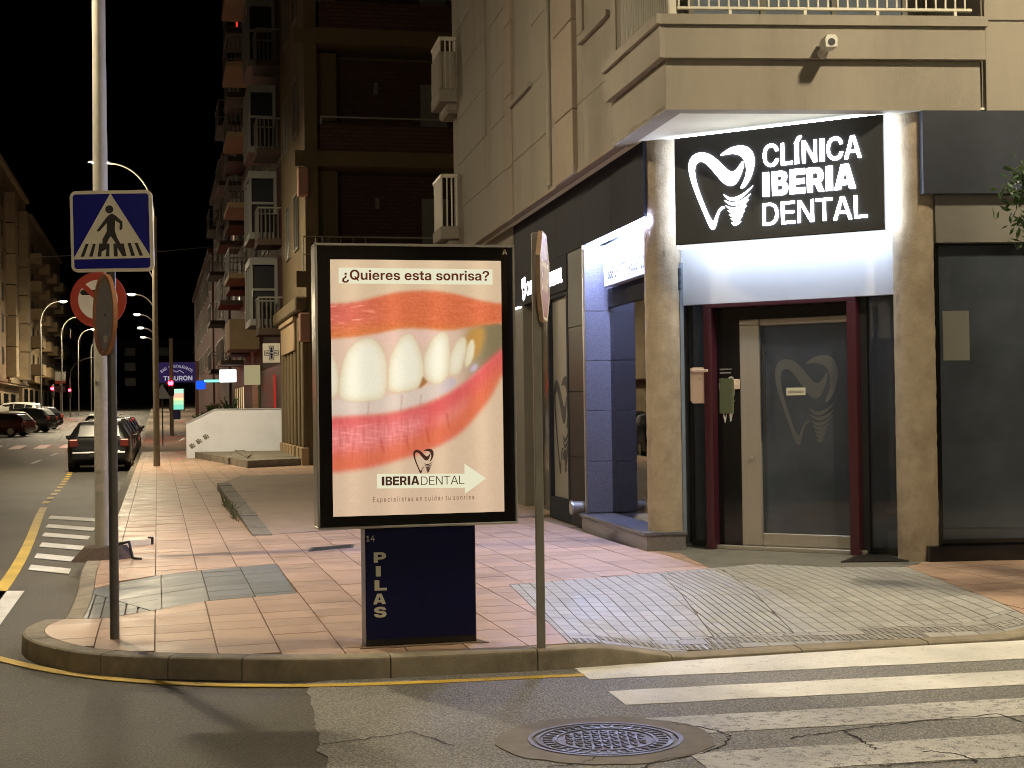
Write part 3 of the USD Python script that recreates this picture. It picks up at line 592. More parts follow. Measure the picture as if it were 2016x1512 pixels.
# corner balcony: two stepped courses, slab, railing
for nm, z0, z1, pr in (('balcony_lower_course', 4.40, 4.885, 0.0), ('balcony_upper_course', 4.885, 5.20, .075), ('balcony_coping', 5.20, 5.30, .115)):
    poly = Polygon([xy(FA, -.0 - pr, .06 + pr), xy(FA, 2.13 + pr * .3, .06 + pr), xy(FA, 2.13 + pr * .3, -.10), xy(FA, .25, -.16), xy(FB, 3.0, -.18), xy(FB, 3.06 + pr * .5, -.18), xy(FB, 3.06 + pr * .5, 0 + pr), xy(FB, 0 - pr, 0 + pr)]).convex_hull
    hole = Polygon([xy(FA, .1, -.14), xy(FA, 2.0, -.14), xy(FB, 3.0, -1.0), xy(FB, 3.0, -.16), xy(FB, .2, -.16)])
    poly = Polygon([xy(FA, -pr, .06 + pr), xy(FA, 2.13, .06 + pr), xy(FA, 2.13, -.13), xy(FA, .17, -.13), xy(FB, .20, -.2), xy(FB, 3.06 + pr * .4, -.2), xy(FB, 3.06 + pr * .4, pr), xy(FB, -pr, pr)]).buffer(0)
    part(clinic, nm, prism(poly, z0 + .002, z1), M['stone'], smooth=False)
floor_b = Polygon([xy(FA, .05, -.05), xy(FA, 2.13, -.05), xy(FA, 2.13, -1.55), xy(FB, 3.1, -1.65), xy(FB, 3.1, -.1), xy(FB, .1, -.1)])
part(clinic, 'balcony_floor', prism(floor_b, 4.95, 5.02), M['stone'], smooth=False)
bd = part(clinic, 'balcony_door', FB.box(.5, 2.9, -1.66, -1.58, 5.02, 7.3), M['interior_blue'], smooth=False)
part(bd, 'door_frame', [FB.box(u, u + .06, -1.6, -1.55, 5.02, 7.3) for u in (.5, 1.28, 2.06, 2.84)], M['shutter'], smooth=False)
rl = part(clinic, 'railing', [FB.box(.06, 2.99, -.03, .01, 5.37, 5.40, .006), FB.box(.06, 2.99, -.035, .015, 6.2, 6.24, .008)] + [FB.box(u - .015, u + .015, -.03, .01, 5.30, 5.37) for u in (.58, 1.32, 2.04, 2.82)], M['rail_white'], smooth=False)
for u in np.arange(.08, 2.99, .098):
    part(rl, 'baluster', FB.box(u - .009, u + .009, -.02, 0, 5.40, 6.2, .003), M['rail_white'], smooth=False)
part(clinic, 'railing_post', FB.box(-.02, .05, -.05, .02, 5.30, 6.24, .006), M['rail_white'], smooth=False)
zz = [FA.box(t, t + .034, -.06, -.02, 5.30, 7.6, .004) for t in np.arange(.06, 2.02, .068)]
sc_ = part(clinic, 'ribbed_side_screen', FA.box(.02, 2.04, -.07, -.045, 5.30, 7.6), M['screen'], smooth=False)
for m in zz: part(sc_, 'rib', m, M['screen'], smooth=False)
# small balconies at the far end of the long facade
part(clinic, 'end_wall', FA.box(14.235, 15.6, -6, -.12, -.05, 13), M['stone'], smooth=False)
for k, z in enumerate((4.72, 7.3)):
    b = part(clinic, 'small_balcony', [FA.box(14.24, 15.4, -.1, .34, z, z + .24, .02), FA.box(14.3, 15.3, -.1, .2, z - .2, z, .05)] + ([FA.box(14.24, 15.4, .26, .33, z + .24, z + .95, .02), FA.box(14.25, 14.31, -.1, .26, z + .24, z + .95, .02)] if k else []), M['stone'])
    part(b, 'balcony_rail', [FA.box(14.24, 15.4, .28, .33, z + 1.15, z + 1.22, .01), FA.box(14.24, 14.30, -.1, .28, z + 1.15, z + 1.22, .01)], M['rail_white'], smooth=False)
    for t in np.arange(14.3, 15.4, .14): part(b, 'baluster', FA.box(t - .012, t + .012, .29, .32, z + .24, z + 1.15), M['rail_white'], smooth=False)
    for w in np.arange(-.06, .3, .09): part(b, 'baluster', FA.box(14.25, 14.28, w - .012, w + .012, z + .24, z + 1.15), M['rail_white'], smooth=False)
# columns, rough concrete
def column(c, r):
    n, h = 40, 60; a = np.arange(n) * 2 * np.pi / n; zc = np.linspace(-.03, 4.43, h); A_, Z_ = np.meshgrid(a, zc)
    P_ = np.stack([np.cos(A_), np.sin(A_), Z_], -1).reshape(-1, 3)
    rr = r * (1 + .018 * (meshkit.fbm(P_ * [3, 3, 1.5], 4, 3) - .5)) + .009 * (meshkit.noise(P_ * [26, 26, 16], 5) ** 2 - .3)
    v = np.c_[c[0] + P_[:, 0] * rr, c[1] + P_[:, 1] * rr, P_[:, 2]]; f = []
    for i in range(h - 1):
        for j in range(n):
            k = (j + 1) % n; f += [[i * n + j, i * n + k, (i + 1) * n + k], [i * n + j, (i + 1) * n + k, (i + 1) * n + j]]
    return trimesh.Trimesh(v, f, process=False)
part(clinic, 'column', column(xy(FE, -.285, -.35), .20), M['concrete'], smooth=True)
part(clinic, 'column', column(xy(FE, 2.50, -.39), .215), M['concrete'], smooth=True)
# entrance: white panel over the door, garnet frame, glazed door
part(clinic, 'overdoor_panel', FE.box(-.14, 2.36, -.56, -.46, 2.645, 4.42), M['white_wall'], smooth=False)
part(clinic, 'frame_jamb', FE.box(.14, .235, -.66, -.45, .0, 2.60, .006), M['garnet'], smooth=False)
part(clinic, 'frame_jamb', FE.box(1.755, 1.855, -.66, -.45, .0, 2.60, .006), M['garnet'], smooth=False)
part(clinic, 'frame_header', FE.box(.14, 1.855, -.66, -.45, 2.60, 2.643, .005), M['garnet'], smooth=False)
part(clinic, 'transom', FE.box(.235, 1.755, -.66, -.60, 2.465, 2.60), M['black'], smooth=False)
part(clinic, 'side_panel', FE.box(.235, .505, -.66, -.585, .035, 2.465), M['black'], smooth=False)
part(clinic, 'threshold_step', FE.box(.10, 1.9, -.9, -.52, .0, .045, .006), M['alu'], smooth=False)
door = part(clinic, 'door', [FE.box(.507, .735, -.66, -.575, .05, 2.40, .008), FE.box(.735, 1.752, -.65, -.59, .05, .185, .006), FE.box(.735, 1.752, -.65, -.59, 2.395, 2.463, .006), FE.box(.507, .735, -.66, -.575, 2.403, 2.463, .006)], M['alu'])
part(door, 'glass', FE.box(.737, 1.75, -.625, -.615, .187, 2.393), M['dusty_glass'], smooth=False)
part(door, 'lock', [cyl(FE.p(.635, -.575, .985), FE.p(.635, -.555, .985), .02), cyl(FE.p(.635, -.555, .985), FE.p(.635, -.54, .985), .012)], M['alu_bright'])
part(door, 'handle', [cyl(FE.p(.79, -.57, 1.25), FE.p(.79, -.57, 2.2), .014), cyl(FE.p(.79, -.57, 1.4), FE.p(.79, -.62, 1.4), .01), cyl(FE.p(.79, -.57, 2.1), FE.p(.79, -.62, 2.1), .01)], M['black_matte'])
part(clinic, 'dim_hall', [FE.box(.3, 1.75, -1.90, -1.86, .03, 2.6)], M['interior'], smooth=False)
sl = part(clinic, 'sidelight', FE.box(-.10, .14, -.62, -.61, .04, 2.64), M['dusty_glass'], smooth=False)
part(sl, 'sidelight_frame', [FE.box(-.10, -.065, -.64, -.59, .02, 2.64), FE.box(-.10, .14, -.64, -.59, .02, .08)], M['black_matte'], smooth=False)
sl = part(clinic, 'sidelight', FE.box(1.93, 2.27, -.62, -.61, .04, 2.64), M['dusty_glass'], smooth=False)
part(sl, 'sidelight_frame', [FE.box(1.857, 1.93, -.64, -.56, .02, 2.64), FE.box(2.25, 2.29, -.64, -.59, .02, 2.64), FE.box(1.93, 2.27, -.64, -.59, .02, .07)], M['black_matte'], smooth=False)

# the tooth emblem, as outlines in a unit square (x right, y up)
sgn = quad_map([(80, 265), (1565, 90), (1605, 910), (98, 1030)], [(0.05, 4.39), (2.33, 4.37), (2.33, 3.25), (0.05, 3.25)])
em1 = [(345, 905), (300, 800), (240, 660), (195, 530), (187, 450), (205, 400), (245, 370), (290, 363), (340, 378), (390, 415), (440, 465), (480, 498), (505, 500), (530, 485), (555, 445), (572, 422), (582, 428), (574, 480), (552, 540), (530, 580), (500, 602), (465, 600), (425, 570), (370, 505), (330, 460), (295, 432), (260, 430), (238, 450), (230, 490), (240, 560), (265, 640), (300, 730), (335, 810), (358, 850), (370, 858), (385, 820), (405, 770), (430, 748), (447, 748), (449, 758), (425, 770), (407, 800), (392, 870), (382, 905), (366, 918)]
em2 = [(412, 383), (450, 350), (500, 322), (560, 312), (610, 322), (645, 365), (657, 420), (650, 480), (630, 545), (600, 595), (570, 622), (558, 615), (575, 580), (595, 530), (600, 480), (590, 430), (565, 390), (520, 372), (460, 375), (418, 388)]
thr = [((437, 660), (528, 706), (648, 598)), ((443, 703), (533, 740), (633, 655)), ((455, 742), (533, 777), (620, 694)), ((468, 774), (537, 805), (605, 737)), ((480, 805), (536, 831), (592, 776)), ((492, 833), (534, 858), (577, 811)), ((500, 864), (525, 886), (567, 853))]
def crescent(l, m, r, th_):
    l, m, r = map(np.array, (l, m, r)); c = 2 * m - (l + r) / 2; t = np.linspace(0, 1, 14)[:, None]
    lo = (1 - t) ** 2 * l + 2 * t * (1 - t) * c + t ** 2 * r; up = lo - np.array([0, th_]) * np.sin(np.pi * t) ** .7
    return np.vstack([lo, up[::-1]])
def emblem(th_=26):
    """Shapely pieces in sign-plane metres."""
    gs = [Polygon(sgn(smooth_poly(em1))).buffer(0), Polygon(sgn(smooth_poly(em2))).buffer(0)]
    return gs + [Polygon(sgn(crescent(*t, th_))).buffer(0) for t in thr]
EMB = emblem(); x0, y0, x1, y1 = unary_union(EMB).bounds
EMU = [affinity.scale(affinity.translate(g, -x0, -y0), 1 / (y1 - y0), 1 / (y1 - y0), origin=(0, 0)) for g in EMB]
EMASP = (x1 - x0) / (y1 - y0)
def emblem_mesh(h, d=.003, w=None):
    w = w or h * EMASP
    return cat([prism(affinity.scale(g, w / EMASP, h, origin=(0, 0)), 0, d) for g in EMU])

sign = thing('clinic_sign', 'black illuminated box sign with white tooth emblem over the clinic door', 'sign', loc=tuple(FE.p(1.19, -.1, 3.25)))
part(sign, 'box', FE.box(.05, 2.33, -.165, -.004, 3.25, 4.385, .006), look('sign_case', (.055, .055, .055), .5), smooth=False)
part(sign, 'face', FE.box(.06, 2.32, -.004, 0, 3.26, 4.375), look('sign_face', (.050, .055, .062), .45), smooth=False)
part(sign, 'edge_light', [FE.box(.10, 2.28, -.215, -.175, 3.29, 3.32), FE.box(.10, 2.28, -.215, -.175, 4.30, 4.33), FE.box(.10, .13, -.215, -.175, 3.33, 4.29), FE.box(2.25, 2.28, -.215, -.175, 3.33, 4.29)], M['halo'], smooth=False)
part(sign, 'glowing_rim', [FE.box(.02, 2.36, -.163, -.10, 3.225, 3.249), FE.box(.02, 2.36, -.163, -.10, 4.386, 4.412), FE.box(.02, .049, -.163, -.10, 3.25, 4.385), FE.box(2.331, 2.372, -.163, -.06, 3.25, 4.385)], M['rim_glow'], smooth=False)
part(sign, 'bracket', [FE.box(u, u + .06, -.46, -.166, 3.7, 3.78) for u in (.5, 1.7)], M['black_matte'], smooth=False)
em = part(sign, 'tooth_emblem', [FE.flat(prism(g, 0, .012), 0, .001, 0) for g in EMB], M['letter'], smooth=False)
def on_sign(s, box_px, weight):
    q = sgn(box_px); w = q[:, 0].max() - q[:, 0].min(); h = np.mean([q[0, 1] - q[3, 1], q[1, 1] - q[2, 1]]); return FE.flat(text(s, h=h, w=w, d=.012, weight=weight), q[:, 0].min(), .001, np.mean([q[3, 1], q[2, 1]]))
part(sign, 'lettering', on_sign('CLINICA', [(715, 300), (1415, 235), (1415, 390), (718, 468)], 600), M['letter'], smooth=False)
q = sgn([(935, 300), (955, 250), (980, 235), (990, 245), (970, 280)]); part(sign, 'lettering', FE.flat(prism(Polygon(q), 0, .012), 0, .001, 0), M['letter'], smooth=False)
ib = on_sign('IBERIA', [(718, 500), (1380, 437), (1380, 612), (720, 680)], 900)
part(sign, 'lettering', ib, M['letter'], smooth=False)
part(sign, 'lettering', on_sign('DENTAL', [(720, 715), (1472, 665), (1475, 822), (722, 888)], 520), M['letter'], smooth=False)

# frosted emblem and closed notice on the door, stickers on the panel
part(door, 'frosted_emblem', FE.flat(emblem_mesh(.94, .0015, .70), .895, -.6145, 1.12), M['frost'], smooth=False)
nt = part(door, 'closed_notice', FE.box(1.02, 1.235, -.6135, -.6125, 1.645, 1.725), M['paper'], smooth=False)
nt2 = part(nt, 'notice_text', FE.flat(text('CERRADO', w=.17, d=.0008, bold=True), 1.042, -.6124, 1.668), M['ink'], smooth=False)
gn = single('green_notice', FE.box(.262, .43, -.583, -.578, 1.46, 1.84, .001), M['notice_green'], 'dull green printed notice on the black panel left of the door handle', 'notice')
part(clinic, 'panel_sticker', [FE.flat(emblem_mesh(.50, .001, .19), .255, -.5845, 1.36)], M['white_plastic'], smooth=False)
part(clinic, 'panel_sticker', [FE.flat(text('IBERIADENTAL', w=.14, d=.001), .27, -.5845, 1.93), FE.box(.27, .40, -.5845, -.583, 1.895, 1.903)], M['white_plastic'], smooth=False)
bell = thing('doorbell', 'small cream intercom button plate beside the metal door edge', 'doorbell', loc=tuple(FE.p(.47, -.58, 1.77)))
part(bell, 'plate', FE.box(.437, .505, -.585, -.565, 1.72, 1.83, .006), M['beige_plastic']); part(bell, 'button', cyl(FE.p(.468, -.565, 1.77), FE.p(.468, -.559, 1.77), .012), M['white_plastic'])
mb = thing('mailbox', 'rounded beige letter box mounted beside the left round column', 'mailbox', loc=tuple(FE.p(.08, -.5, 1.57)))
sh = Polygon([(-.115, 0.03), (-.09, 0), (.105, 0), (.125, .03), (.125, .385), (-.115, .385)]).buffer(.012).buffer(-.012)
part(mb, 'body', FE.flat(prism(affinity.translate(sh, .09, 1.575), 0, .13), 0, -.59, 0), M['beige_plastic']); part(mb, 'lid', FE.box(-.03, .218, -.6, -.445, 1.885, 1.965, .03), M['beige_plastic']); part(mb, 'lock', cyl(FE.p(.092, -.46, 1.84), FE.p(.092, -.452, 1.84), .011), M['alu_bright'])
pb = thing('pedal_bin', 'white pedal bin standing behind the right sidelight glass', 'bin', loc=tuple(FE.p(2.12, -.80, .035)))
part(pb, 'bucket', [cyl(FE.p(2.14, -.80, .04), FE.p(2.14, -.80, .24), .10, .11, 20)], M['white_plastic']); part(pb, 'black_band', cyl(FE.p(2.14, -.80, .24), FE.p(2.14, -.80, .42), .11, .115, 20), M['black_matte']); part(pb, 'lid', cyl(FE.p(2.14, -.80, .42), FE.p(2.14, -.80, .47), .12, .11, 20), M['white_plastic'])
part(clinic, 'pale_rubber_mat', lay(prism(Polygon([ground(1680, 1098)[:2], ground(1720, 1091)[:2], ground(1790, 1106)[:2], ground(1655, 1108)[:2]]), .001, .012)), M['granite_dark'], smooth=False)

# shop window on the long facade: granite reveal, light box with the numbers, glass, sill
jt = [.21, .86, 1.50, 2.13, 2.76, 3.56]
for z0, z1 in zip(jt[:-1], jt[1:]): part(clinic, 'granite_tile', FA.box(4.72, 4.80, -.60, -.20, z0 + .003, z1 - .003, .003), M['granite_grey'], smooth=False)
part(clinic, 'reveal_trim', FA.box(4.80, 4.84, -.24, -.195, .02, 3.60), M['alu_bright'], smooth=False)
part(clinic, 'reveal_backing', FA.box(4.803, 4.90, -.66, -.25, 0, 3.6), M['mortar'], smooth=False)
wn = part(clinic, 'shop_window', FA.box(1.80, 4.72, -.535, -.525, .2, 3.04), M['glass'], smooth=False)
part(wn, 'window_blind', FA.box(1.80, 4.72, -.62, -.58, .2, 3.1), M['interior_blue'], smooth=False)
part(wn, 'head_panel', FA.box(1.80, 4.72, -.60, -.50, 2.80, 3.04), M['fascia_dark'], smooth=False)
lb = part(clinic, 'light_box', FA.box(1.80, 4.50, -.52, -.40, 3.05, 3.56), look('light_box', (.40, .41, .44), .5), smooth=False)
part(lb, 'led_tube', FA.box(1.85, 4.66, -.265, -.225, 3.545, 3.585), M['led'], smooth=False)
part(lb, 'phone_numbers', FT.flat(text('868 197 777  • 633 711 619', w=2.05, h=.15, d=.002, bold=True), -4.28, -.399, 3.12), M['ink'], smooth=False)
part(lb, 'round_icon', FT.flat(prism(Point(.09, .09).buffer(.095).difference(Point(.09, .09).buffer(.07)), 0, .002), -2.16, -.399, 3.11), M['ink'], smooth=False)
part(lb, 'round_icon', FT.flat(prism(Point(.09, .09).buffer(.095), 0, .002), -1.93, -.399, 3.11), M['ink'], smooth=False)
part(lb, 'icon_glyph', FT.flat(text('c', h=.08, d=.002, bold=True), -2.10, -.399, 3.16), M['ink'], smooth=False)
part(lb, 'white_icon', FT.flat(text('f', h=.13, d=.002, bold=True), -1.87, -.3965, 3.12), M['white_plastic'], smooth=False)
part(clinic, 'window_sill', [FA.box(1.70, 4.84, -.60, -.12, .165, .20, .004)], M['granite_grey'], smooth=False)
part(clinic, 'sill_plinth', FA.box(1.72, 4.84, -.58, -.15, -.03, .164), look('plinth', (.16, .15, .15), .4, .6, 30), smooth=False)
for t0, t1 in ((1.75, 3.3), (3.3, 4.85), (4.85, 6.4), (6.4, 8.0), (8.0, 9.7)):
    part(clinic, 'fascia_slab', FA.box(max(t0, 1.86) + .003, t1 - .003, -.245, -.21, 3.60, 4.423), M['fascia_dark'], smooth=False)
for z0, z1 in ((.0, .9), (.9, 1.75), (1.75, 2.6), (2.6, 3.595)):
    part(clinic, 'dark_granite_slab', FA.box(4.842, 5.80, -.5, -.215, z0 + .003, z1 - .003, .003), M['granite_dark'], smooth=False)
part(clinic, 'poster_window', [FA.box(5.80, 5.90, -.5, -.21, 0, 3.1), FA.box(7.05, 7.15, -.5, -.21, 0, 3.1), FA.box(5.90, 7.05, -.5, -.21, 0, .30), FA.box(5.90, 7.05, -.5, -.22, 3.06, 3.12)], M['fascia_dark'], smooth=False)
wp = part(clinic, 'white_window_panel', FA.box(5.90, 7.05, -.4, -.27, .30, 3.06), look('window_panel', (.23, .22, .185), .5), smooth=False)
part(wp, 'tooth_print', [FT.flat(emblem_mesh(1.35, .002, 1.0), -7.02, -.269, .62)], M['ink'], smooth=False)
part(wp, 'small_print', FT.flat(text('IBERIA', w=.3, h=.10, d=.002, bold=True), -6.5, -.269, .83), M['ink'], smooth=False)
part(clinic, 'sign_board', FA.box(5.80, 9.66, -.5, -.205, 3.12, 3.595), M['fascia_dark'], smooth=False)
part(clinic, 'small_lettering', [FT.flat(emblem_mesh(.36, .003), -9.02, -.204, 3.18), FT.flat(text('CLINICA ', w=.95, h=.20, d=.003), -8.62, -.204, 3.24), FT.flat(text('IBERIA', w=.66, h=.20, d=.003, bold=True), -7.62, -.204, 3.24), FT.flat(text('DENTAL', w=.85, h=.20, d=.003, bold=True), -6.90, -.204, 3.24)], M['letter'], smooth=False)
part(clinic, 'dark_doorway', FA.box(7.15, 8.95, -.5, -.36, 0, 3.12), M['black'], smooth=False)
part(clinic, 'beige_pier', FA.box(8.95, 9.66, -.5, -.20, 0, 3.118, .006), look('pier', (.16, .15, .12), .6, .2, 4), smooth=False)
part(clinic, 'pier_light', FA.box(9.02, 9.6, -.20, -.16, 3.085, 3.112), glow('pier_led', (.95, .98, .9), 2.5), smooth=False)
part(clinic, 'ground_wall', FA.box(9.68, 14.2, -.5, -.19, 0, 4.42), M['stone'], smooth=False)
vent = thing('wall_vent', 'short round grey pipe outlet at the foot of the dark granite wall', 'vent pipe', loc=tuple(FA.p(4.98, -.1, .27)))
part(vent, 'pipe', cyl(FA.p(4.98, -.22, .27), FA.p(4.98, -.06, .27), .075, n=24), M['galv']); part(vent, 'rim', cyl(FA.p(4.98, -.06, .27), FA.p(4.98, -.035, .27), .09, n=24), M['alu_bright'])
# side-street shop front
part(clinic, 'side_fascia', FB.box(2.47, 15, -.25, .0, 3.59, 4.40), M['fascia_blue'], smooth=False)
part(clinic, 'side_lintel', [FB.box(2.62, 15, -.30, -.10, 3.30, 3.588), FB.box(2.62, 15, -.30, -.085, 3.12, 3.298)], look('lintel', (.15, .145, .13), .7, .25, 4), smooth=False)
part(clinic, 'side_plinth', FB.box(2.47, 15, -.4, .0, -.03, .15, .006), M['black'], smooth=False)
sw = part(clinic, 'side_shop_window', FB.box(2.66, 15, -.205, -.195, .2, 3.10), M['dusty_glass'], smooth=False)
part(sw, 'window_frame', [FB.box(2.61, 2.66, -.25, -.14, .152, 3.118), FB.box(2.66, 15, -.25, -.14, .152, .2)], M['black'], smooth=False)
part(sw, 'inner_screen', FB.box(2.62, 15, -.42, -.38, .16, 3.11), M['interior'], smooth=False)
t0, z0 = FB.tz(1856, 710, -.21); t1, z1 = FB.tz(1906, 612, -.21)
sp = single('paper_sheet', FB.box(t0, t1, -.194, -.191, z0, z1), M['paper_grey'], 'grey paper sheet taped inside the dark side shop window', 'paper')
cm = thing('security_camera', 'small white security camera on the balcony front', 'security camera', loc=tuple(FB.p(1.46, .09, 4.98)))
part(cm, 'mount', [cyl(FB.p(1.46, .075, 4.93), FB.p(1.46, .10, 4.93), .05, n=20), cyl(FB.p(1.46, .10, 4.93), FB.p(1.47, .20, 4.97), .02)], M['white_plastic'])
part(cm, 'housing', [FB.flat(prism(Polygon([(-.055, -.05), (.055, -.05), (.06, .03), (.04, .065), (-.04, .065), (-.06, .03)]), 0, .20), 1.475, .14, 4.99)], M['white_plastic']); part(cm, 'lens', cyl(FB.p(1.475, .34, 4.985), FB.p(1.475, .345, 4.985), .035), M['ink'])

# ================================================================ STREET LAMPS
def street_lamp(x, y, toward, label, group='street lamps', height=8.7, r0=.095, post=None, power=LAMP_POWER, size=1.0):
    z0 = float(rise(y)) + (0 if y > 9 else -.14); b = np.array([x, y, z0]); tw = np.array([toward[0], toward[1], 0.0]); tw /= np.linalg.norm(tw)
    L = thing('street_lamp', label, 'street lamp', group, loc=b)
    post = post or M['far_post']
    part(L, 'post', cyl(b, b + [0, 0, height - 1.55], r0, r0 * .68, 24), post)
    a = np.linspace(0, math.pi / 2, 12)
    arm = [b + [0, 0, height - 1.7]] + [b + tw * (1.2 * (1 - math.cos(q))) + np.array([0, 0, height - 1.55 + 1.5 * math.sin(q)]) for q in a] + [b + tw * 1.35 + np.array([0, 0, height - .04])]
    part(L, 'arm', tube(arm, .024, 10), M['galv'])
    h = b + tw * 1.5 + np.array([0, 0, height - .03]); sd = np.array([-tw[1], tw[0], 0])
    rings = []
    for u, w, zt in ((-.30, .05, .03), (-.2, .10, .06), (0, .14, .09), (.2, .12, .07), (.32, .05, .03)):
        for s_, zz_ in ((-1, 0), (1, 0), (.6, zt), (-.6, zt)): rings.append(h + tw * u + sd * (w * s_) + np.array([0, 0, zz_]))
    part(L, 'head', trimesh.convex.convex_hull(np.array(rings)), M['white_plastic'])
    ln_ = []
    for q in np.arange(16) * math.pi / 8:
        for rr, dz in ((1, -.002), (.85, -.03), (.45, -.05)): ln_.append(h + tw * (.21 * size * rr * math.cos(q)) + sd * (.11 * size * rr * math.sin(q)) + np.array([0, 0, dz]))
    part(L, 'lens', trimesh.convex.convex_hull(np.array(ln_)), glow(f'lamp_lens_{len(COUNT)}', LAMP_COLOR, power / (.073 * size ** 2)), smooth=True)
    return L
lampX = lambda y: -.587 - .2309 * y
street_lamp(lampX(16.55), 16.55, -EE, 'thick pale tapered lamp post at the kerb carrying the round red sign', post=M['lamp_post'], power=LAMP_POWER * 1.0)
street_lamp(5.2, 11.77, (.30, -.954), 'street lamp on the side street pavement beyond the zebra crossing', post=M['lamp_post'], power=LAMP_POWER * 1.1, size=2.2)
street_lamp(1.6, -8.5, -EE, 'street lamp on the near side of the side street, behind the viewer', post=M['lamp_post'], power=LAMP_POWER * 1.35)
right_lamps = ['lamp post right of the parked cars, first after the thick pale one', 'second lamp post right of the parked cars, beside the traffic light', 'third lamp post along the row of parked cars', 'fourth lamp post along the right pavement', 'fifth lamp post along the right pavement', 'sixth lamp post along the right pavement', 'farthest lamp post of the right pavement']
for k, y in enumerate((44, 71.5, 99, 126, 154, 182)):
    street_lamp(lampX(y) + .56, y, -EE, right_lamps[k], power=LAMP_POWER * (1.5 if k == 0 else .5))
for k, y in enumerate((105, 128, 155, 185)):
    street_lamp(-7.9 - .2309 * y, y, EE, ['nearest lamp post of the left side, over the parked cars', 'second lamp post of the left side, near the red signals', 'third lamp post of the left side', 'farthest lamp post of the left side'][k], r0=.06, post=M['galv'], power=LAMP_POWER * 2.2)
# the collar of broken concrete and the clamp at the foot of the nearest post
lp = np.array([lampX(16.55), 16.55, 0])
r = np.random.default_rng(6); cl = trimesh.convex.convex_hull(np.array([lp + [math.cos(a) * q, math.sin(a) * q * .8, z] for a in np.arange(14) * math.pi / 7 for q, z in ((.30 + r.random() * .08, -.02), (.20 + r.random() * .05, .10 + r.random() * .05))]))
fc = thing('post_footing', 'rough dark footing with a bent iron clamp round the pale lamp post', 'footing', loc=lp)
part(fc, 'concrete_collar', cl, look('collar', (.07, .045, .035), .9, .6, 20, bump=.8), smooth=False)
part(fc, 'iron_clamp', tube([lp + [.18, -.18, .16], lp + [.32, -.2, .19], lp + [.36, -.22, .02], lp + [.46, -.24, .005]], .018, 6), M['black_matte'])
# paper remains on the post
pp = thing('torn_posters', 'band of torn pale paper stickers wrapped round the lamp post', 'posters', loc=lp)
for z0, z1, a0, a1 in ((1.15, 1.55, -2.6, -1.0), (.95, 1.2, -2.3, -.9), (1.5, 1.72, -2.0, -.8), (.72, .80, -2.5, -1.2), (1.9, 2.05, -2.4, -1.6)):
    aa = np.linspace(a0, a1, 12); rr = .0945
    v = np.array([lp + [math.cos(a) * rr, math.sin(a) * rr, z + r.normal(0, .012)] for z in (z0, z1) for a in aa]); f = [[i, i + 1, 13 + i] for i in range(11)] + [[i, 13 + i, 12 + i] for i in range(11)]
    part(pp, 'paper_strip', trimesh.Trimesh(v, f, process=False), look(f'torn_paper_{int(z0*100)}', (.52, .47, .42), .8, .5, 40), smooth=True)

# ================================================================ THE LIT POSTER PANEL
FPn = Frame((-0.62, 10.205), (0.9703, 0.2420), (0.2420, -0.9703))
P4 = np.array([FPn.tz(*p, .06) for p in ((618, 480), (1011, 480), (1022, 1030), (627, 1045))]); Q4 = np.array([FPn.tz(*p, .05) for p in ((647.6, 512.5), (984, 511.6), (996, 1007), (658, 1017.5))])
pl, pr2, pz1, pz0 = P4[[0, 3], 0].mean(), P4[[1, 2], 0].mean(), P4[:2, 1].mean(), P4[2:, 1].mean(); ql, qr, qz1, qz0 = Q4[[0, 3], 0].mean(), Q4[[1, 2], 0].mean(), Q4[:2, 1].mean(), Q4[2:, 1].mean()
bl, br = FPn.tz(720, 1160)[0], FPn.tz(937, 1160)[0]
panel = thing('poster_panel', 'tall backlit advertising panel showing a smile on a dark blue stand', 'advertising panel', loc=tuple(FPn.p((pl + pr2) / 2, -.1, 0)))
part(panel, 'stand', FPn.box(bl, br, -.20, -.0, -.01, pz0 + .01, .006), M['navy'], smooth=False)
part(panel, 'stand_foot', FPn.box(bl + .004, br - .004, -.196, .002, -.01, .05), M['black'], smooth=False)
part(panel, 'case', FPn.box(pl + .012, pr2 - .012, -.17, .035, pz0 + .012, pz1 - .012), M['black'], smooth=False)
part(panel, 'metal_rim', [FPn.box(pl, pr2, -.15, .06, pz1 - .016, pz1, .004), FPn.box(pl, pr2, -.15, .06, pz0, pz0 + .016, .004), FPn.box(pl, pl + .016, -.15, .06, pz0 + .017, pz1 - .017, .004), FPn.box(pr2 - .016, pr2, -.15, .06, pz0 + .017, pz1 - .017, .004)], M['alu_bright'], smooth=False)
part(panel, 'door_border', [FPn.box(pl + .017, ql, .035, .05, pz0 + .017, pz1 - .017), FPn.box(qr, pr2 - .017, .035, .05, pz0 + .017, pz1 - .017), FPn.box(ql, qr, .035, .05, qz1, pz1 - .017), FPn.box(ql, qr, .035, .05, pz0 + .017, qz0)], M['black'], smooth=False)
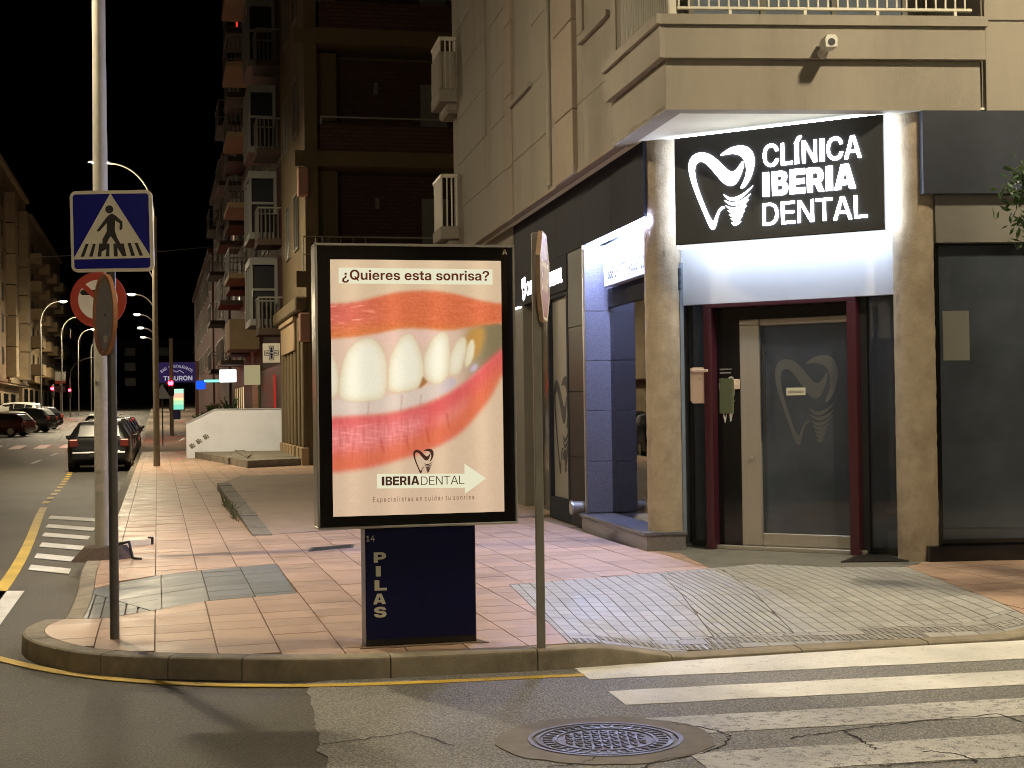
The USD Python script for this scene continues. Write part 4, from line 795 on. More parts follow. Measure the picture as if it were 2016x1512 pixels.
def print_smile(w, h):
    """The printed picture, worked out point by point: sRGB-ish values of a smile, blurred like a close-up print."""
    from PIL import Image, ImageDraw
    from scipy.ndimage import gaussian_filter as gf
    mp = quad_map([(120, 132), (968, 130), (998, 1378), (147, 1405)], [(0, 0), (w, 0), (w, h), (0, h)])
    def mask(pts, blur, k=2):
        im = Image.new('L', (w, h)); ImageDraw.Draw(im).polygon([tuple(p) for p in mp(smooth_poly(pts, k) if k else pts)], fill=255); return gf(np.asarray(im) / 255.0, blur)[..., None]
    c = lambda *x: np.array(x, float) / 255
    Y, X = np.mgrid[0:h, 0:w] / np.array([h, w])[:, None, None]; rg = np.random.default_rng(2)
    nz = gf(rg.normal(0, 1, (h, w)), 1.0); nz /= nz.std(); streak = gf(rg.normal(0, 1, (h, w)), (9, 1.3)); streak /= streak.std(); hs = gf(rg.normal(0, 1, (h, w)), (1.0, 7)); hs /= hs.std()
    img = c(222, 190, 155) * np.ones((h, w, 3)) + (Y[..., None] - .5) * c(-6, -8, -2)
    def over(m, col): nonlocal img; img = img * (1 - m) + m * col
    mouth = mask([(100, 500), (250, 500), (560, 470), (880, 440), (1000, 440), (1000, 560), (880, 660), (730, 790), (540, 865), (300, 905), (100, 915)], 2)
    base = np.ones((h, w, 3)) * c(226, 190, 165); base = base * (1 - sst(.70, .92, X)[..., None]) + c(128, 112, 78) * sst(.70, .92, X)[..., None]
    over(mouth, base)
    over(mask([(800, 470), (900, 450), (880, 560), (830, 640), (790, 600)], 5), c(190, 135, 60)); over(mask([(250, 505), (600, 470), (720, 480), (700, 540), (430, 560), (300, 520)], 6), c(232, 190, 172))
    low = c(222, 200, 184) * np.ones((h, w, 3)); low = low * (1 - sst(.55, .8, X)[..., None]) + c(196, 176, 190) * sst(.55, .8, X)[..., None]
    over(mask([(100, 815), (250, 830), (420, 800), (560, 775), (640, 740), (720, 705), (760, 730), (720, 780), (600, 835), (450, 880), (300, 900), (100, 910)], 2), low)
    for x in (318, 480, 575): over(mask([(x, 800), (x + 6, 800), (x + 2, 900), (x - 5, 900)], 1.2, 0) * .35, c(170, 130, 120))
    for pts in ([(100, 560), (150, 620), (172, 720), (165, 815), (100, 825)], [(790, 660), (800, 560), (835, 505), (842, 590), (815, 655)], [(708, 690), (718, 600), (757, 525), (792, 505), (802, 545), (790, 620), (768, 690), (735, 706)],
                [(592, 690), (588, 620), (618, 540), (662, 486), (706, 488), (717, 560), (717, 680), (690, 732), (650, 748), (608, 727)], [(412, 770), (416, 640), (450, 555), (488, 500), (530, 495), (562, 550), (587, 640), (590, 720), (560, 768), (480, 787), (428, 782)],
                [(172, 800), (178, 690), (203, 600), (250, 540), (310, 515), (360, 535), (402, 610), (408, 700), (403, 800), (370, 828), (260, 834), (188, 826)]):
        e = mask(pts, 2.2); over(e * .5, c(196, 160, 120)); m = mask(pts, 1.6); sh = gf(m[..., 0], 9)[..., None] ** 2; over(m, c(226, 208, 168) * (1 - sh) + c(246, 240, 216) * sh)
    over(mask([(585, 710), (607, 735), (580, 760), (565, 768)], 1.5, 0), c(170, 110, 60)); over(mask([(825, 650), (860, 640), (850, 680), (820, 690)], 3), c(190, 180, 200))
    ul = mask([(60, 360), (130, 352), (200, 350), (290, 333), (370, 310), (460, 291), (560, 283), (660, 285), (760, 300), (850, 325), (920, 338), (1040, 352), (1040, 430), (970, 441), (880, 450), (800, 464), (700, 480), (560, 468), (470, 470), (380, 492), (250, 514), (60, 530)], 3.0)
    uc = c(224, 104, 62) * np.ones((h, w, 3)); lf = sst(.42, .0, X)[..., None]; uc = uc * (1 - lf) + c(222, 100, 84) * lf; bt = sst(.22, .30, Y)[..., None]; uc = uc * (1 - bt * .6) + c(222, 124, 44) * bt * .6
    uc += (hs[..., None] * .010 + nz[..., None] * .008) + np.clip(hs - .9, 0, 2)[..., None] * .28 * np.exp(-((X - .10) / .14) ** 2 - ((Y - .205) / .035) ** 2)[..., None]
    over(ul, uc)
    ll = mask([(60, 915), (300, 905), (450, 888), (540, 862), (640, 830), (730, 785), (820, 715), (900, 635), (975, 565), (1040, 520), (1040, 620), (980, 690), (930, 800), (850, 905), (780, 985), (700, 1035), (600, 1082), (480, 1120), (350, 1155), (250, 1175), (60, 1190)], 4.2)
    lc = c(226, 84, 84) * np.ones((h, w, 3)); low_e = mask([(60, 1100), (300, 1085), (560, 1010), (760, 880), (930, 690), (1040, 560), (1040, 800), (780, 1010), (500, 1140), (60, 1220)], 14); lc = lc * (1 - low_e * .75) + c(226, 112, 62) * low_e * .75
    hl = mask([(60, 970), (300, 950), (480, 920), (640, 890), (560, 1000), (400, 1060), (60, 1090)], 12); lc = lc * (1 - hl * .45) + c(242, 170, 166) * hl * .45
    hl2 = mask([(620, 930), (740, 850), (830, 800), (800, 860), (700, 960)], 8); lc = lc * (1 - hl2 * .4) + c(244, 160, 150) * hl2 * .4
    lc += streak[..., None] * .018 * (hl + .35) + np.clip(hs, 0, 3)[..., None] * .045 * hl
    for x, y in ((200, 960), (375, 1010), (500, 1000), (600, 960), (700, 890)): over(mask([(x, y), (x + 9, y), (x + 22, y + 75), (x + 16, y + 75)], 1.8, 0) * 0, lc); lc -= mask([(x, y), (x + 9, y), (x + 22, y + 75), (x + 16, y + 75)], 1.8, 0) * .10
    over(ll, lc)
    g_ = img.mean(-1, keepdims=True); img = g_ + (img - g_) * .95; img = img * .91 + c(245, 222, 180) * .09
    img = np.clip(img + nz[..., None] * .006, .01, .985)
    lin = np.where(img < .04045, img / 12.92, ((img + .055) / 1.055) ** 2.4)
    tubes = 0.90 + .20 * sum(np.exp(-((X - q) / .055) ** 2) for q in (.12, .36, .62, .87)) * (.55 + .45 * np.sin(np.pi * np.clip(Y, .02, .98)))    # the lamp tubes show through the print
    return lin * tubes[..., None]
GW, GH = 360, 525
img = print_smile(GW, GH)
uu, vv_ = np.meshgrid(np.linspace(0, 1, GW), np.linspace(0, 1, GH)); pts = FPn.o + np.outer((ql + (qr - ql) * uu).ravel(), FPn.a) + FPn.n * .040 + np.outer((qz1 + (qz0 - qz1) * vv_).ravel(), [0, 0, 1])
ii = np.arange(GW * GH).reshape(GH, GW); f = np.vstack([np.c_[ii[:-1, :-1].ravel(), ii[1:, :-1].ravel(), ii[1:, 1:].ravel()], np.c_[ii[:-1, :-1].ravel(), ii[1:, 1:].ravel(), ii[:-1, 1:].ravel()]])
M['poster'] = usdkit.material(stage, '/World/Looks/poster_print', {'a': ('attribute', {'attribute': 'print_colour'}), 'e': ('emission', {'strength': 1.0})}, [('a.color', 'e.color')], surface='e.emission')
ps = part(panel, 'smile_poster', trimesh.Trimesh(pts, f, process=False), M['poster'], smooth=False)
UsdGeom.PrimvarsAPI(ps.prim).CreatePrimvar('print_colour', Sdf.ValueTypeNames.Color3fArray, 'vertex').Set(Vt.Vec3fArray.FromNumpy(img.reshape(-1, 3).astype(np.float32)))
P_ = quad_map([(120, 132), (968, 130), (998, 1378), (147, 1405)], [(ql, qz1), (qr, qz1), (qr, qz0), (ql, qz0)])
prt = lambda name, c, s: glow(name, tuple(((np.array(c) / 255 + .055) / 1.055) ** 2.4), s)
M['pr_pale'], M['pr_dark'], M['pr_brown'] = prt('print_pale', (232, 228, 196), 1.0), prt('print_maroon', (96, 44, 30), 1.0), prt('print_brown', (70, 44, 34), 1.0)
part(ps, 'title_strip', FPn.flat(prism(Polygon(P_([(164, 172), (926, 172), (928, 248), (165, 250)])), 0, .0012), 0, .041, 0), M['pr_pale'], smooth=False)
def on_poster(s, box_px, weight, mat, nm, d=.0425):
    q = P_(box_px); part(ps, nm, FPn.flat(text(s, h=np.mean([q[0, 1] - q[3, 1], q[1, 1] - q[2, 1]]), w=q[1, 0] - q[0, 0], d=.0008, weight=weight), q[0, 0], d, np.mean([q[3, 1], q[2, 1]])), mat, smooth=False)
on_poster('¿Quieres esta sonrisa?', [(180, 183), (910, 180), (910, 226), (182, 234)], 700, M['pr_dark'], 'title')
part(ps, 'arrow', FPn.flat(prism(unary_union([Polygon(P_([(362, 1192), (800, 1190), (800, 1260), (364, 1264)])), Polygon(P_([(796, 1140), (905, 1213), (801, 1290)]))]), 0, .0012), 0, .041, 0), M['pr_pale'], smooth=False)
on_poster('IBERIA', [(386, 1204), (572, 1203), (573, 1246), (386, 1249)], 800, M['pr_brown'], 'lettering')
on_poster('DENTAL', [(580, 1203), (796, 1201), (797, 1242), (580, 1246)], 350, M['pr_brown'], 'lettering')
on_poster('E s p e c i a l i s t a s  e n  c u i d a r  t u  s o n r i s a', [(343, 1306), (846, 1296), (846, 1320), (343, 1330)], 400, M['pr_dark'], 'lettering')
q = P_([(540, 1068), (642, 1068), (642, 1190), (540, 1190)])
part(ps, 'tooth_emblem', FPn.flat(emblem_mesh(q[0, 1] - q[3, 1], .0008, q[1, 0] - q[0, 0]), q[0, 0], .0425, q[3, 1]), M['pr_brown'], smooth=False)
t_, z_ = FPn.tz(989, 501, .05); part(panel, 'letter_a', FPn.flat(text('A', h=.034, d=.001, bold=True), t_, .0505, z_), M['cream_letter'], smooth=False)
for s_, px, py in (('P', 736, 1108), ('I', 740, 1135), ('L', 737.5, 1163), ('A', 735, 1190), ('S', 736.5, 1216)):
    t_, z_ = FPn.tz(px, py); part(panel, 'stand_letter', FPn.flat(text(s_, h=.068, w=.033 if s_ == 'I' else .082, d=.001, weight=900), t_, .001, z_), M['cream_letter'], smooth=False)
t_, z_ = FPn.tz(720.5, 1066); part(panel, 'stand_number', FPn.flat(text('14', h=.036, d=.001), t_ + .002, .001, z_), M['cream_letter'], smooth=False)
part(panel, 'dirt_mound', prism(FPn and Polygon([tuple(FPn.p(bl - .05 + k / 14 * (br - bl + .12), .03 + .05 * np.random.default_rng(k).random(), 0)[:2]) for k in range(15)] + [tuple(FPn.p(br, -.2, 0)[:2]), tuple(FPn.p(bl, -.2, 0)[:2])]), .001, .006), look('dirt', (.14, .10, .06), .95, .5, 30), smooth=False)

# ================================================================ ROAD SIGNS NEAR THE CAMERA
post = ground(226, 1258); pt = np.array([post[0], post[1], 0])
FS = Frame((post[0], post[1] - .05), (0.9995, 0.03), (0.03, -0.9995))
cs = thing('pedestrian_crossing_sign', 'square blue pedestrian crossing sign on a dark round post', 'road sign', loc=pt)
part(cs, 'post', cyl(pt - [0, 0, .01], pt + [0, 0, 3.05], .032, n=24), M['galv_dark'])
SQ = [(690, 385), (1505, 370), (1530, 1175), (710, 1190)]; fullpx = lambda p: (p[0] / 5.04, 300 + p[1] / 5.04)
T4 = np.array([FS.tz(*fullpx(p)) for p in SQ]); sm = lambda pts: np.array([FS.tz(*fullpx(p)) for p in pts])
def sgnshape(poly, d0, d1): return FS.flat(prism(poly, d0, d1), 0, 0, 0)
outer = Polygon(T4).buffer(-.045).buffer(.045); blue = Polygon(sm([(720, 418), (1472, 405), (1492, 1145), (738, 1158)])).buffer(-.022).buffer(.022); tri = Polygon(sm([(1095, 410), (1492, 1030), (735, 1052)]))
part(cs, 'plate', sgnshape(outer, -.022, 0), M['sign_white']); part(cs, 'blue_field', sgnshape(blue.difference(tri.buffer(.002)).difference(Polygon(sm([(735, 1050), (1492, 1030), (1492, 1046), (735, 1063)]))), 0, .0012), M['sign_blue'], smooth=False)
man = [(1112, 607), (1150, 628), (1215, 688), (1216, 750), (1200, 775), (1186, 765), (1188, 705), (1142, 675), (1140, 780), (1165, 850), (1195, 905), (1245, 1010), (1180, 960), (1135, 880), (1100, 832), (1078, 860), (1060, 905), (1040, 960), (985, 1000), (1015, 920), (1018, 860), (1060, 785), (1060, 700), (985, 785), (958, 782), (1045, 660), (1080, 622)]
hd = Polygon(sm([(1085 + 40 * math.cos(a), 565 + 40 * math.sin(a)) for a in np.arange(24) * math.pi / 12]))
bars = [Polygon(sm(b)).buffer(0) for b in ([(850, 908), (880, 908), (835, 1035), (800, 1038)], [(922, 908), (950, 908), (920, 1035), (884, 1035)], [(985, 905), (1088, 905), (1085, 1032), (1050, 1032), (1055, 960), (1010, 985), (1005, 1033), (968, 1035)], [(1125, 905), (1228, 903), (1255, 1028), (1215, 1030), (1165, 945), (1170, 1032), (1132, 1032)], [(1265, 900), (1298, 898), (1340, 1026), (1302, 1028)], [(1335, 898), (1365, 896), (1420, 1024), (1385, 1026)])]
part(cs, 'walking_figure', sgnshape(unary_union([Polygon(sm(man)).buffer(0), hd]), .0002, .0016), M['sign_black'], smooth=False)
for b in bars: part(cs, 'crossing_bar', sgnshape(b, .0002, .0014), M['sign_black'], smooth=False)
part(cs, 'clamp', [FS.box(-.05, .05, -.09, -.02, z, z + .03) for z in (2.66, 2.98)], M['galv_dark'], smooth=False)
# round sign seen from its edge, on the same post
cc = at(207, 620, 10.68); nb = np.array([-.873, -.488, 0]); nb /= np.linalg.norm(nb); FD = Frame(cc[:2], (-nb[1] * -1, nb[0] * -1), nb[:2]); FD = Frame(cc[:2], (nb[1] * -1, nb[0]), nb[:2])
rs = thing('edge_on_round_sign', 'rusty round sign seen nearly edge-on, turned away from the camera', 'road sign', loc=(pt[0], pt[1], 0))
dk = lambda r_, d0, d1, r2=0: FD.flat(prism(Point(0, cc[2]).buffer(r_, 24).difference(Point(0, cc[2]).buffer(r2, 24)) if r2 else Point(0, cc[2]).buffer(r_, 24), d0, d1), 0, 0, 0)
part(rs, 'back', dk(.262, -.004, .0), M['sign_back']); part(rs, 'rim', dk(.285, -.012, .016, .255), M['rust']); part(rs, 'sticker', FD.box(-.04, .05, .0005, .002, cc[2] - .19, cc[2] - .145), M['white_plastic'], smooth=False)
part(rs, 'bracket', cyl([cc[0], cc[1], cc[2]], [pt[0], pt[1], cc[2]], .012), M['galv_dark'])
# round red prohibition sign on the lamp post
cc = at(193, 590, 16.30); FR = Frame(cc[:2], (1, 0.0), (0, -1)); ry = at(248, 590, 16.3)[0] - cc[0]
rd = thing('no_turn_sign', 'round white and red prohibition sign fixed to the pale lamp post', 'road sign', loc=(lp[0], lp[1], 0)); C0 = Point(0, cc[2])
part(rd, 'plate', FR.flat(prism(C0.buffer(ry, 32), -.02, 0), 0, 0, 0), M['sign_red']); part(rd, 'white_disc', FR.flat(prism(C0.buffer(ry * .71, 32), 0, .001), 0, 0, 0), look('sign_disc', (.72, .68, .62), .4), smooth=False)
k = ry / .285
part(rd, 'arrow', FR.flat(prism(unary_union([LineString([(-.155 * k, cc[2] + .075 * k), (.02 * k, cc[2] + .075 * k)]).buffer(.026 * k), Polygon([(-.01, cc[2] - .17 * k), (.05 * k, cc[2] - .17 * k), (.05 * k, cc[2] + .10 * k), (-.01, cc[2] + .10 * k)])]), .001, .002), 0, 0, 0), M['sign_black'], smooth=False)
part(rd, 'slash', FR.flat(prism(LineString([(-.16 * k, cc[2] + .155 * k), (.16 * k, cc[2] - .14 * k)]).buffer(.026 * k, cap_style=2), .002, .003), 0, 0, 0), M['sign_red'], smooth=False)
part(rd, 'bracket', cyl([lp[0], lp[1], cc[2]], [cc[0], cc[1] + .01, cc[2]], .02), M['galv'])
# stop sign, seen along its face
pp_ = ground(1068, 1275); sp0 = np.array([pp_[0] - .008, pp_[1], 0]); FQ = Frame(sp0[:2], (0.99, 0.14), (0.14, -0.99))
st = thing('stop_sign', 'octagonal stop sign on a square metal post, turned to the side street', 'road sign', loc=sp0)
part(st, 'post', FQ.box(-.027, .027, -.02, .02, -.01, 2.70, .004), M['galv'], smooth=False)
cc = at(1074, 546, 10.02); no = np.array([.992, -.125, 0]); FO = Frame((sp0[0] + .058, sp0[1]), (-no[1], no[0]), no[:2]); FO = Frame((sp0[0] + .058, sp0[1]), (0.125, .992), no[:2])
oc = lambda r_: Polygon([(r_ * math.cos(a), cc[2] + r_ * math.sin(a)) for a in np.arange(8) * math.pi / 4 + math.pi / 8])
part(st, 'plate', FO.flat(prism(oc(.315), -.028, 0), 0, 0, 0), M['stop_edge'], smooth=False); part(st, 'red_face', FO.flat(prism(oc(.305), 0, .001), 0, 0, 0), M['stop_red'], smooth=False)
part(st, 'white_border', FO.flat(prism(oc(.303).difference(oc(.285)), .001, .002), 0, 0, 0), M['sign_white'], smooth=False); part(st, 'stop_lettering', FO.flat(text('STOP', w=.42, h=.19, d=.001, bold=True), -.21, .001, cc[2] - .095), M['sign_white'], smooth=False)
part(st, 'bracket', [FQ.box(.02, .05, -.02, .02, z, z + .04) for z in (cc[2] - .23, cc[2] + .2)], M['rust'], smooth=False)

# ================================================================ BUILDINGS UP THE STREET
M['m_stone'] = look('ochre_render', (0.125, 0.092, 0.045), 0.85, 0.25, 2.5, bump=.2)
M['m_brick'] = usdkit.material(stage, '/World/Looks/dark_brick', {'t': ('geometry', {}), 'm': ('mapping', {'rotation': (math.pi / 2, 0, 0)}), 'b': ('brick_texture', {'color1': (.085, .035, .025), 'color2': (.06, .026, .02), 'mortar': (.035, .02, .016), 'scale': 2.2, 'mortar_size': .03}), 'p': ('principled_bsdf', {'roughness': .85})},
                               [('t.position', 'm.vector'), ('m.vector', 'b.vector'), ('b.color', 'p.base_color')], surface='p.BSDF')
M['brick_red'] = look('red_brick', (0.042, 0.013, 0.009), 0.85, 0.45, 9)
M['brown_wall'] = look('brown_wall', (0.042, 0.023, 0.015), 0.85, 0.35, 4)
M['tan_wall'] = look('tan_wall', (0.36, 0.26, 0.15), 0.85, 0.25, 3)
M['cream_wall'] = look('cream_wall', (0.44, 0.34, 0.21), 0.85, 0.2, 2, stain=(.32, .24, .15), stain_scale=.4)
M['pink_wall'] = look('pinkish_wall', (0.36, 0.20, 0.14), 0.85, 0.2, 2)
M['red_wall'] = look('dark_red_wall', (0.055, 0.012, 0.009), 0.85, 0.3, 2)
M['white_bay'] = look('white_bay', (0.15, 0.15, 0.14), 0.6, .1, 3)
M['far_glass'] = look('far_window', (0.012, 0.013, 0.015), 0.25, spec=.25)
M['far_frame'] = look('far_window_frame', (0.14, 0.13, 0.11), 0.6)
M['lit_window'] = glow('lit_window', (1.0, .62, .35), .9)
M['far_rail'] = look('far_rail', (.075, .065, .052), .6)
M['rail_dark'] = look('rail_dark', (.05, .045, .04), .5)
FM = Frame((-5.70, 43.0), EE, -S)               # near face of the ochre building
FMs = Frame((-5.70, 43.0), -S, -EE)             # its street face: t is negative going away
def window(b, F, t0, t1, z0, z1, w=0.0, pane_m=None, fr=.07):
    x = part(b, 'window', [F.box(t0, t0 + fr, w, w + .05, z0, z1), F.box(t1 - fr, t1, w, w + .05, z0, z1), F.box(t0 + fr, t1 - fr, w, w + .05, z1 - fr, z1), F.box(t0 + fr, t1 - fr, w, w + .05, z0, z0 + fr), F.box((t0 + t1) / 2 - .03, (t0 + t1) / 2 + .03, w, w + .04, z0 + fr, z1 - fr)], M['far_frame'], smooth=False)
    part(x, 'pane', F.box(t0 + fr, t1 - fr, w, w + .015, z0 + fr, z1 - fr), pane_m or M['far_glass'], smooth=False)
def balcony(b, F, t0, t1, z, d=.9, mat=None, solid=False, h=1.0, bar=.16):
    x = part(b, 'balcony', F.box(t0, t1, 0, d, z - .22, z), mat, smooth=False)
    if solid: part(x, 'parapet', [F.box(t0, t1, d - .1, d, z, z + h), F.box(t0, t0 + .1, 0, d - .1, z, z + h), F.box(t1 - .1, t1, 0, d - .1, z, z + h)], mat, smooth=False)
    else:
        part(x, 'handrail', [F.box(t0, t1, d - .06, d - .01, z + h, z + h + .05), F.box(t0, t0 + .05, 0, d - .06, z + h, z + h + .05), F.box(t1 - .05, t1, 0, d - .06, z + h, z + h + .05)], M['far_frame'], smooth=False)
        part(x, 'railing_bars', [F.box(t, t + .03, d - .05, d - .02, z, z + h) for t in np.arange(t0, t1, bar)] + [F.box(t0, t0 + .03, w, w + .03, z, z + h) for w in np.arange(.1, d - .05, bar)] + [F.box(t1 - .03, t1, w, w + .03, z, z + h) for w in np.arange(.1, d - .05, bar)], M['far_rail'], smooth=False)
# -- the ochre building behind the poster panel, with deep balconies towards the viewer
ob = thing('balcony_building', 'ochre apartment block with deep dark balconies behind the poster panel', 'building', loc=(-5.7, 43, 0))
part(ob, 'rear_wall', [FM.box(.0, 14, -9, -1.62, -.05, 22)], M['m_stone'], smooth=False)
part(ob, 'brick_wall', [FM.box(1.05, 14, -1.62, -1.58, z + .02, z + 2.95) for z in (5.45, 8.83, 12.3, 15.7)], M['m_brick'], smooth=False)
part(ob, 'corner_pier', FM.box(-.02, .34, -1.6, -.0, -.05, 22), M['m_stone'], smooth=False)
for z0, z1 in ((5.00, 5.43), (8.39, 8.81), (11.85, 12.28), (15.3, 15.7), (18.7, 19.1)):
    part(ob, 'floor_slab', FM.box(.345, 14, -1.6, .10, z0, z1), M['m_stone'], smooth=False)
    part(ob, 'slab_end', FM.box(-.30, .34, .004, .10, z0 - .02, z1), M['m_stone'], smooth=False)
    bp_ = part(ob, 'balcony_parapet', FM.box(.42, 14, -.02, .06, z1, z1 + .76), M['m_brick'], smooth=False)
    part(bp_, 'handrail', [FM.box(.42, 14, -.0, .04, z1 + .95, z1 + .99), FM.box(.42, .46, 0, .04, z1 + .76, z1 + .95)], M['galv'], smooth=False)
    part(ob, 'inner_side_wall', FM.box(.345, 1.0, -1.6, -.9, z1 + .9, z1 + 2.98), M['m_stone'], smooth=False)
    part(ob, 'grey_shutter', FM.box(3.55, 4.35, -1.575, -1.54, z1 + .05, z1 + 2.3), M['shutter'], smooth=False)
    part(ob, 'wall_lamp', FM.box(2.15, 2.30, -1.575, -1.46, z1 + 1.95, z1 + 2.3, .02), M['far_frame'], smooth=False)
for z in (6.9, 10.3, 13.7):
    window(ob, FMs, -6.6, -5.2, z - .6, z + 1.1); window(ob, FMs, -3.6, -2.2, z - .6, z + 1.1)
for k in range(7): part(ob, 'fluted_pilaster', FMs.box(-.5 - k * 1.18, .02 - k * 1.18, 0, .16, .5, 4.3, .03), M['m_stone'], smooth=False); part(ob, 'pilaster_base', FMs.box(-.58 - k * 1.18, .08 - k * 1.18, 0, .22, -.05, .5, .02), M['tan_wall'], smooth=False)
part(ob, 'cornice', FMs.box(-8.3, .1, 0, .35, 4.32, 4.72, .04), M['m_stone'], smooth=False)
part(ob, 'name_plaque', [FMs.box(-6.8, -1.8, .165, .21, 3.3, 4.15), FMs.box(-6.95, -1.65, .165, .27, 4.15, 4.27)], M['tan_wall'], smooth=False)
part(ob, 'railing', [tube([FM.p(-.2 + .1, .1, 6.4), FM.p(1.8, .1, 6.4)], .02, 6), tube([FM.p(-.1, .1, 5.9), FM.p(1.8, .1, 5.9)], .015, 6)] + [cyl(FM.p(t, .1, 5.4), FM.p(t, .1, 6.4), .015, n=6) for t in np.arange(-.1, 1.9, .35)], M['galv'])
for z, d in ((8.0, 0), (3.95, 1)): part(ob, 'pink_lamp_box', FMs.box(.02, .35, -.05, .25, z - .5, z + .3, .03), M['pink_wall'], smooth=False)
# pharmacy sign
a_, b_ = at(517, 676, 50.2), at(552, 714, 50.2); FP_ = Frame(a_[:2], (b_ - a_)[:2]); wd_ = np.linalg.norm((b_ - a_)[:2]); zc = (a_[2] + b_[2]) / 2; hh = (a_[2] - b_[2]) / 2
FP_ = Frame(a_[:2], (1, 0), (0, -1))
ph = thing('pharmacy_sign', 'square white pharmacy sign with a dark blue cross on the ochre building', 'shop sign', loc=(a_[0], a_[1], 0))
part(ph, 'panel', FP_.box(0, wd_, -.14, 0, zc - hh, zc + hh, .01), look('pharm_panel', (.44, .42, .37), .5), smooth=False)
cross_ = lambda s_: unary_union([sbox(wd_ / 2 - .085 * s_, zc - .24 * s_, wd_ / 2 + .085 * s_, zc + .24 * s_), sbox(wd_ / 2 - .24 * s_, zc - .085 * s_, wd_ / 2 + .24 * s_, zc + .085 * s_)])
part(ph, 'cross_outline', FP_.flat(prism(cross_(.98).difference(cross_(.98).buffer(-.022)), 0, .004), 0, .001, 0), M['sign_black'], smooth=False); part(ph, 'cross', FP_.flat(prism(cross_(.98).buffer(-.045), 0, .004), 0, .001, 0), M['navy'], smooth=False)
part(ph, 'word', FP_.flat(text('farmacia', w=.34, d=.002), wd_ / 2 - .17, .006, zc - .02), M['cream_letter'], smooth=False); part(ph, 'arm', FP_.box(wd_, wd_ + .35, -.1, -.04, zc + .1, zc + .16), M['galv_dark'], smooth=False)
# -- the buildings beyond it on the same side
def row_block(name, label, y0, y1, H, wall, zb=0.0, depth=11, front=0.0):
    t0, t1 = -(y1 - 43) / S[1], -(y0 - 43) / S[1]; b = thing(name, label, 'building', loc=tuple(FMs.p(t1, front, zb)))
    part(b, 'wall', FMs.box(t0 + .02, t1 - .02, -depth, front, zb - .5, H), wall, smooth=False); part(b, 'parapet', FMs.box(t0 + .02, t1 - .02, front - .3, front + .25, H, H + .35), wall, smooth=False); return b, t0, t1
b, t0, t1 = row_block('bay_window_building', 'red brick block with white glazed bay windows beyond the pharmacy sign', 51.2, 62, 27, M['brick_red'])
for k, z in enumerate((4.6, 7.6, 10.6, 13.6, 16.6, 19.6)):
    x = part(b, 'bay_window', [FMs.box(t1 - 5.2, t1 - 2.2, .001, .95, z + 2.0, z + 2.25), FMs.box(t1 - 5.2, t1 - 2.2, .001, .95, z - .1, z + .12), FMs.box(t1 - 5.2, t1 - 5.0, .001, .95, z + .12, z + 2.0), FMs.box(t1 - 2.3, t1 - 2.2, .001, .10, z + .12, z + 2.0), FMs.box(t1 - 2.3, t1 - 2.2, .86, .95, z + .12, z + 2.0), FMs.box(t1 - 2.3, t1 - 2.2, .10, .86, z + 1.1, z + 1.18), FMs.box(t1 - 3.75, t1 - 3.65, .8, .95, z + .12, z + 2.0)], M['white_bay'], smooth=False)
    part(x, 'pane', FMs.box(t1 - 5.0, t1 - 2.3, .05, .85, z + .13, z + 1.95), M['far_glass'], smooth=False)
    balcony(b, FMs, t1 - 1.9, t1 - .2, z - .3, .8, M['brown_wall'], bar=.14); window(b, FMs, t1 - 9.6, t1 - 8.0, z, z + 1.5); window(b, FMs, t1 - 7.2, t1 - 6, z - .2, z + 1.7)
part(b, 'shop_front', FMs.box(t1 - 10.5, t1 - .3, .001, .06, .2, 3.1), M['black_matte'], smooth=False)
part(b, 'red_neon', cyl(FMs.p(t1 - 2.6, .12, .8), FMs.p(t1 - 2.6, .12, 2.8), .03, n=6), glow('red_neon', (1, .03, .02), .5))
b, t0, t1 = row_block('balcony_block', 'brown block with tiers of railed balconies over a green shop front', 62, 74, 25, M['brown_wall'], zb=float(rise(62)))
for k, z in enumerate((4.3, 7.2, 10.1, 13.0, 15.9, 18.8, 21.7)):
    balcony(b, FMs, t1 - 5.4, t1 - 1.2, z, 1.2, M['tan_wall'], solid=(k == 0), bar=.18); window(b, FMs, t1 - 4.6, t1 - 2.2, z + .1, z + 2.1); window(b, FMs, t1 - 10.8, t1 - 9.2, z + .5, z + 1.9, pane_m=M['lit_window'] if k == 3 else None); balcony(b, FMs, t1 - 11.4, t1 - 7.4, z, .9, M['brown_wall'], bar=.2)
part(b, 'green_shutter', FMs.box(t1 - 5, t1 - 1.0, .001, .08, .3, 3.4), look('green_shutter', (.10, .16, .05), .6, .2, 5, stretch=(1, 1, 8)), smooth=False); part(b, 'yellow_shop_box', FMs.box(t1 - 1.4, t1 - .9, .001, .62, 2.6, 3.4), glow('yellow_box', (1, .85, .45), .35), smooth=False)
part(b, 'red_roof_light', cyl(FMs.p(t1 - 10, .3, 19.5), FMs.p(t1 - 10, .3, 23), .05, n=6), glow('red_line', (1, .05, .03), .8))
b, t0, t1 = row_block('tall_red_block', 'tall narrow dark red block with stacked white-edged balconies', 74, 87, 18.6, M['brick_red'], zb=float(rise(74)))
for k, z in enumerate((4.0, 6.9, 9.8, 12.7, 15.6)):
    balcony(b, FMs, t1 - 5.0, t1 - .6, z, 1.1, M['brown_wall'], bar=.22); window(b, FMs, t1 - 4.4, t1 - 1.4, z + .1, z + 2.0); window(b, FMs, t1 - 9.6, t1 - 7.6, z + .4, z + 1.9, pane_m=M['lit_window'] if k == 2 else None)
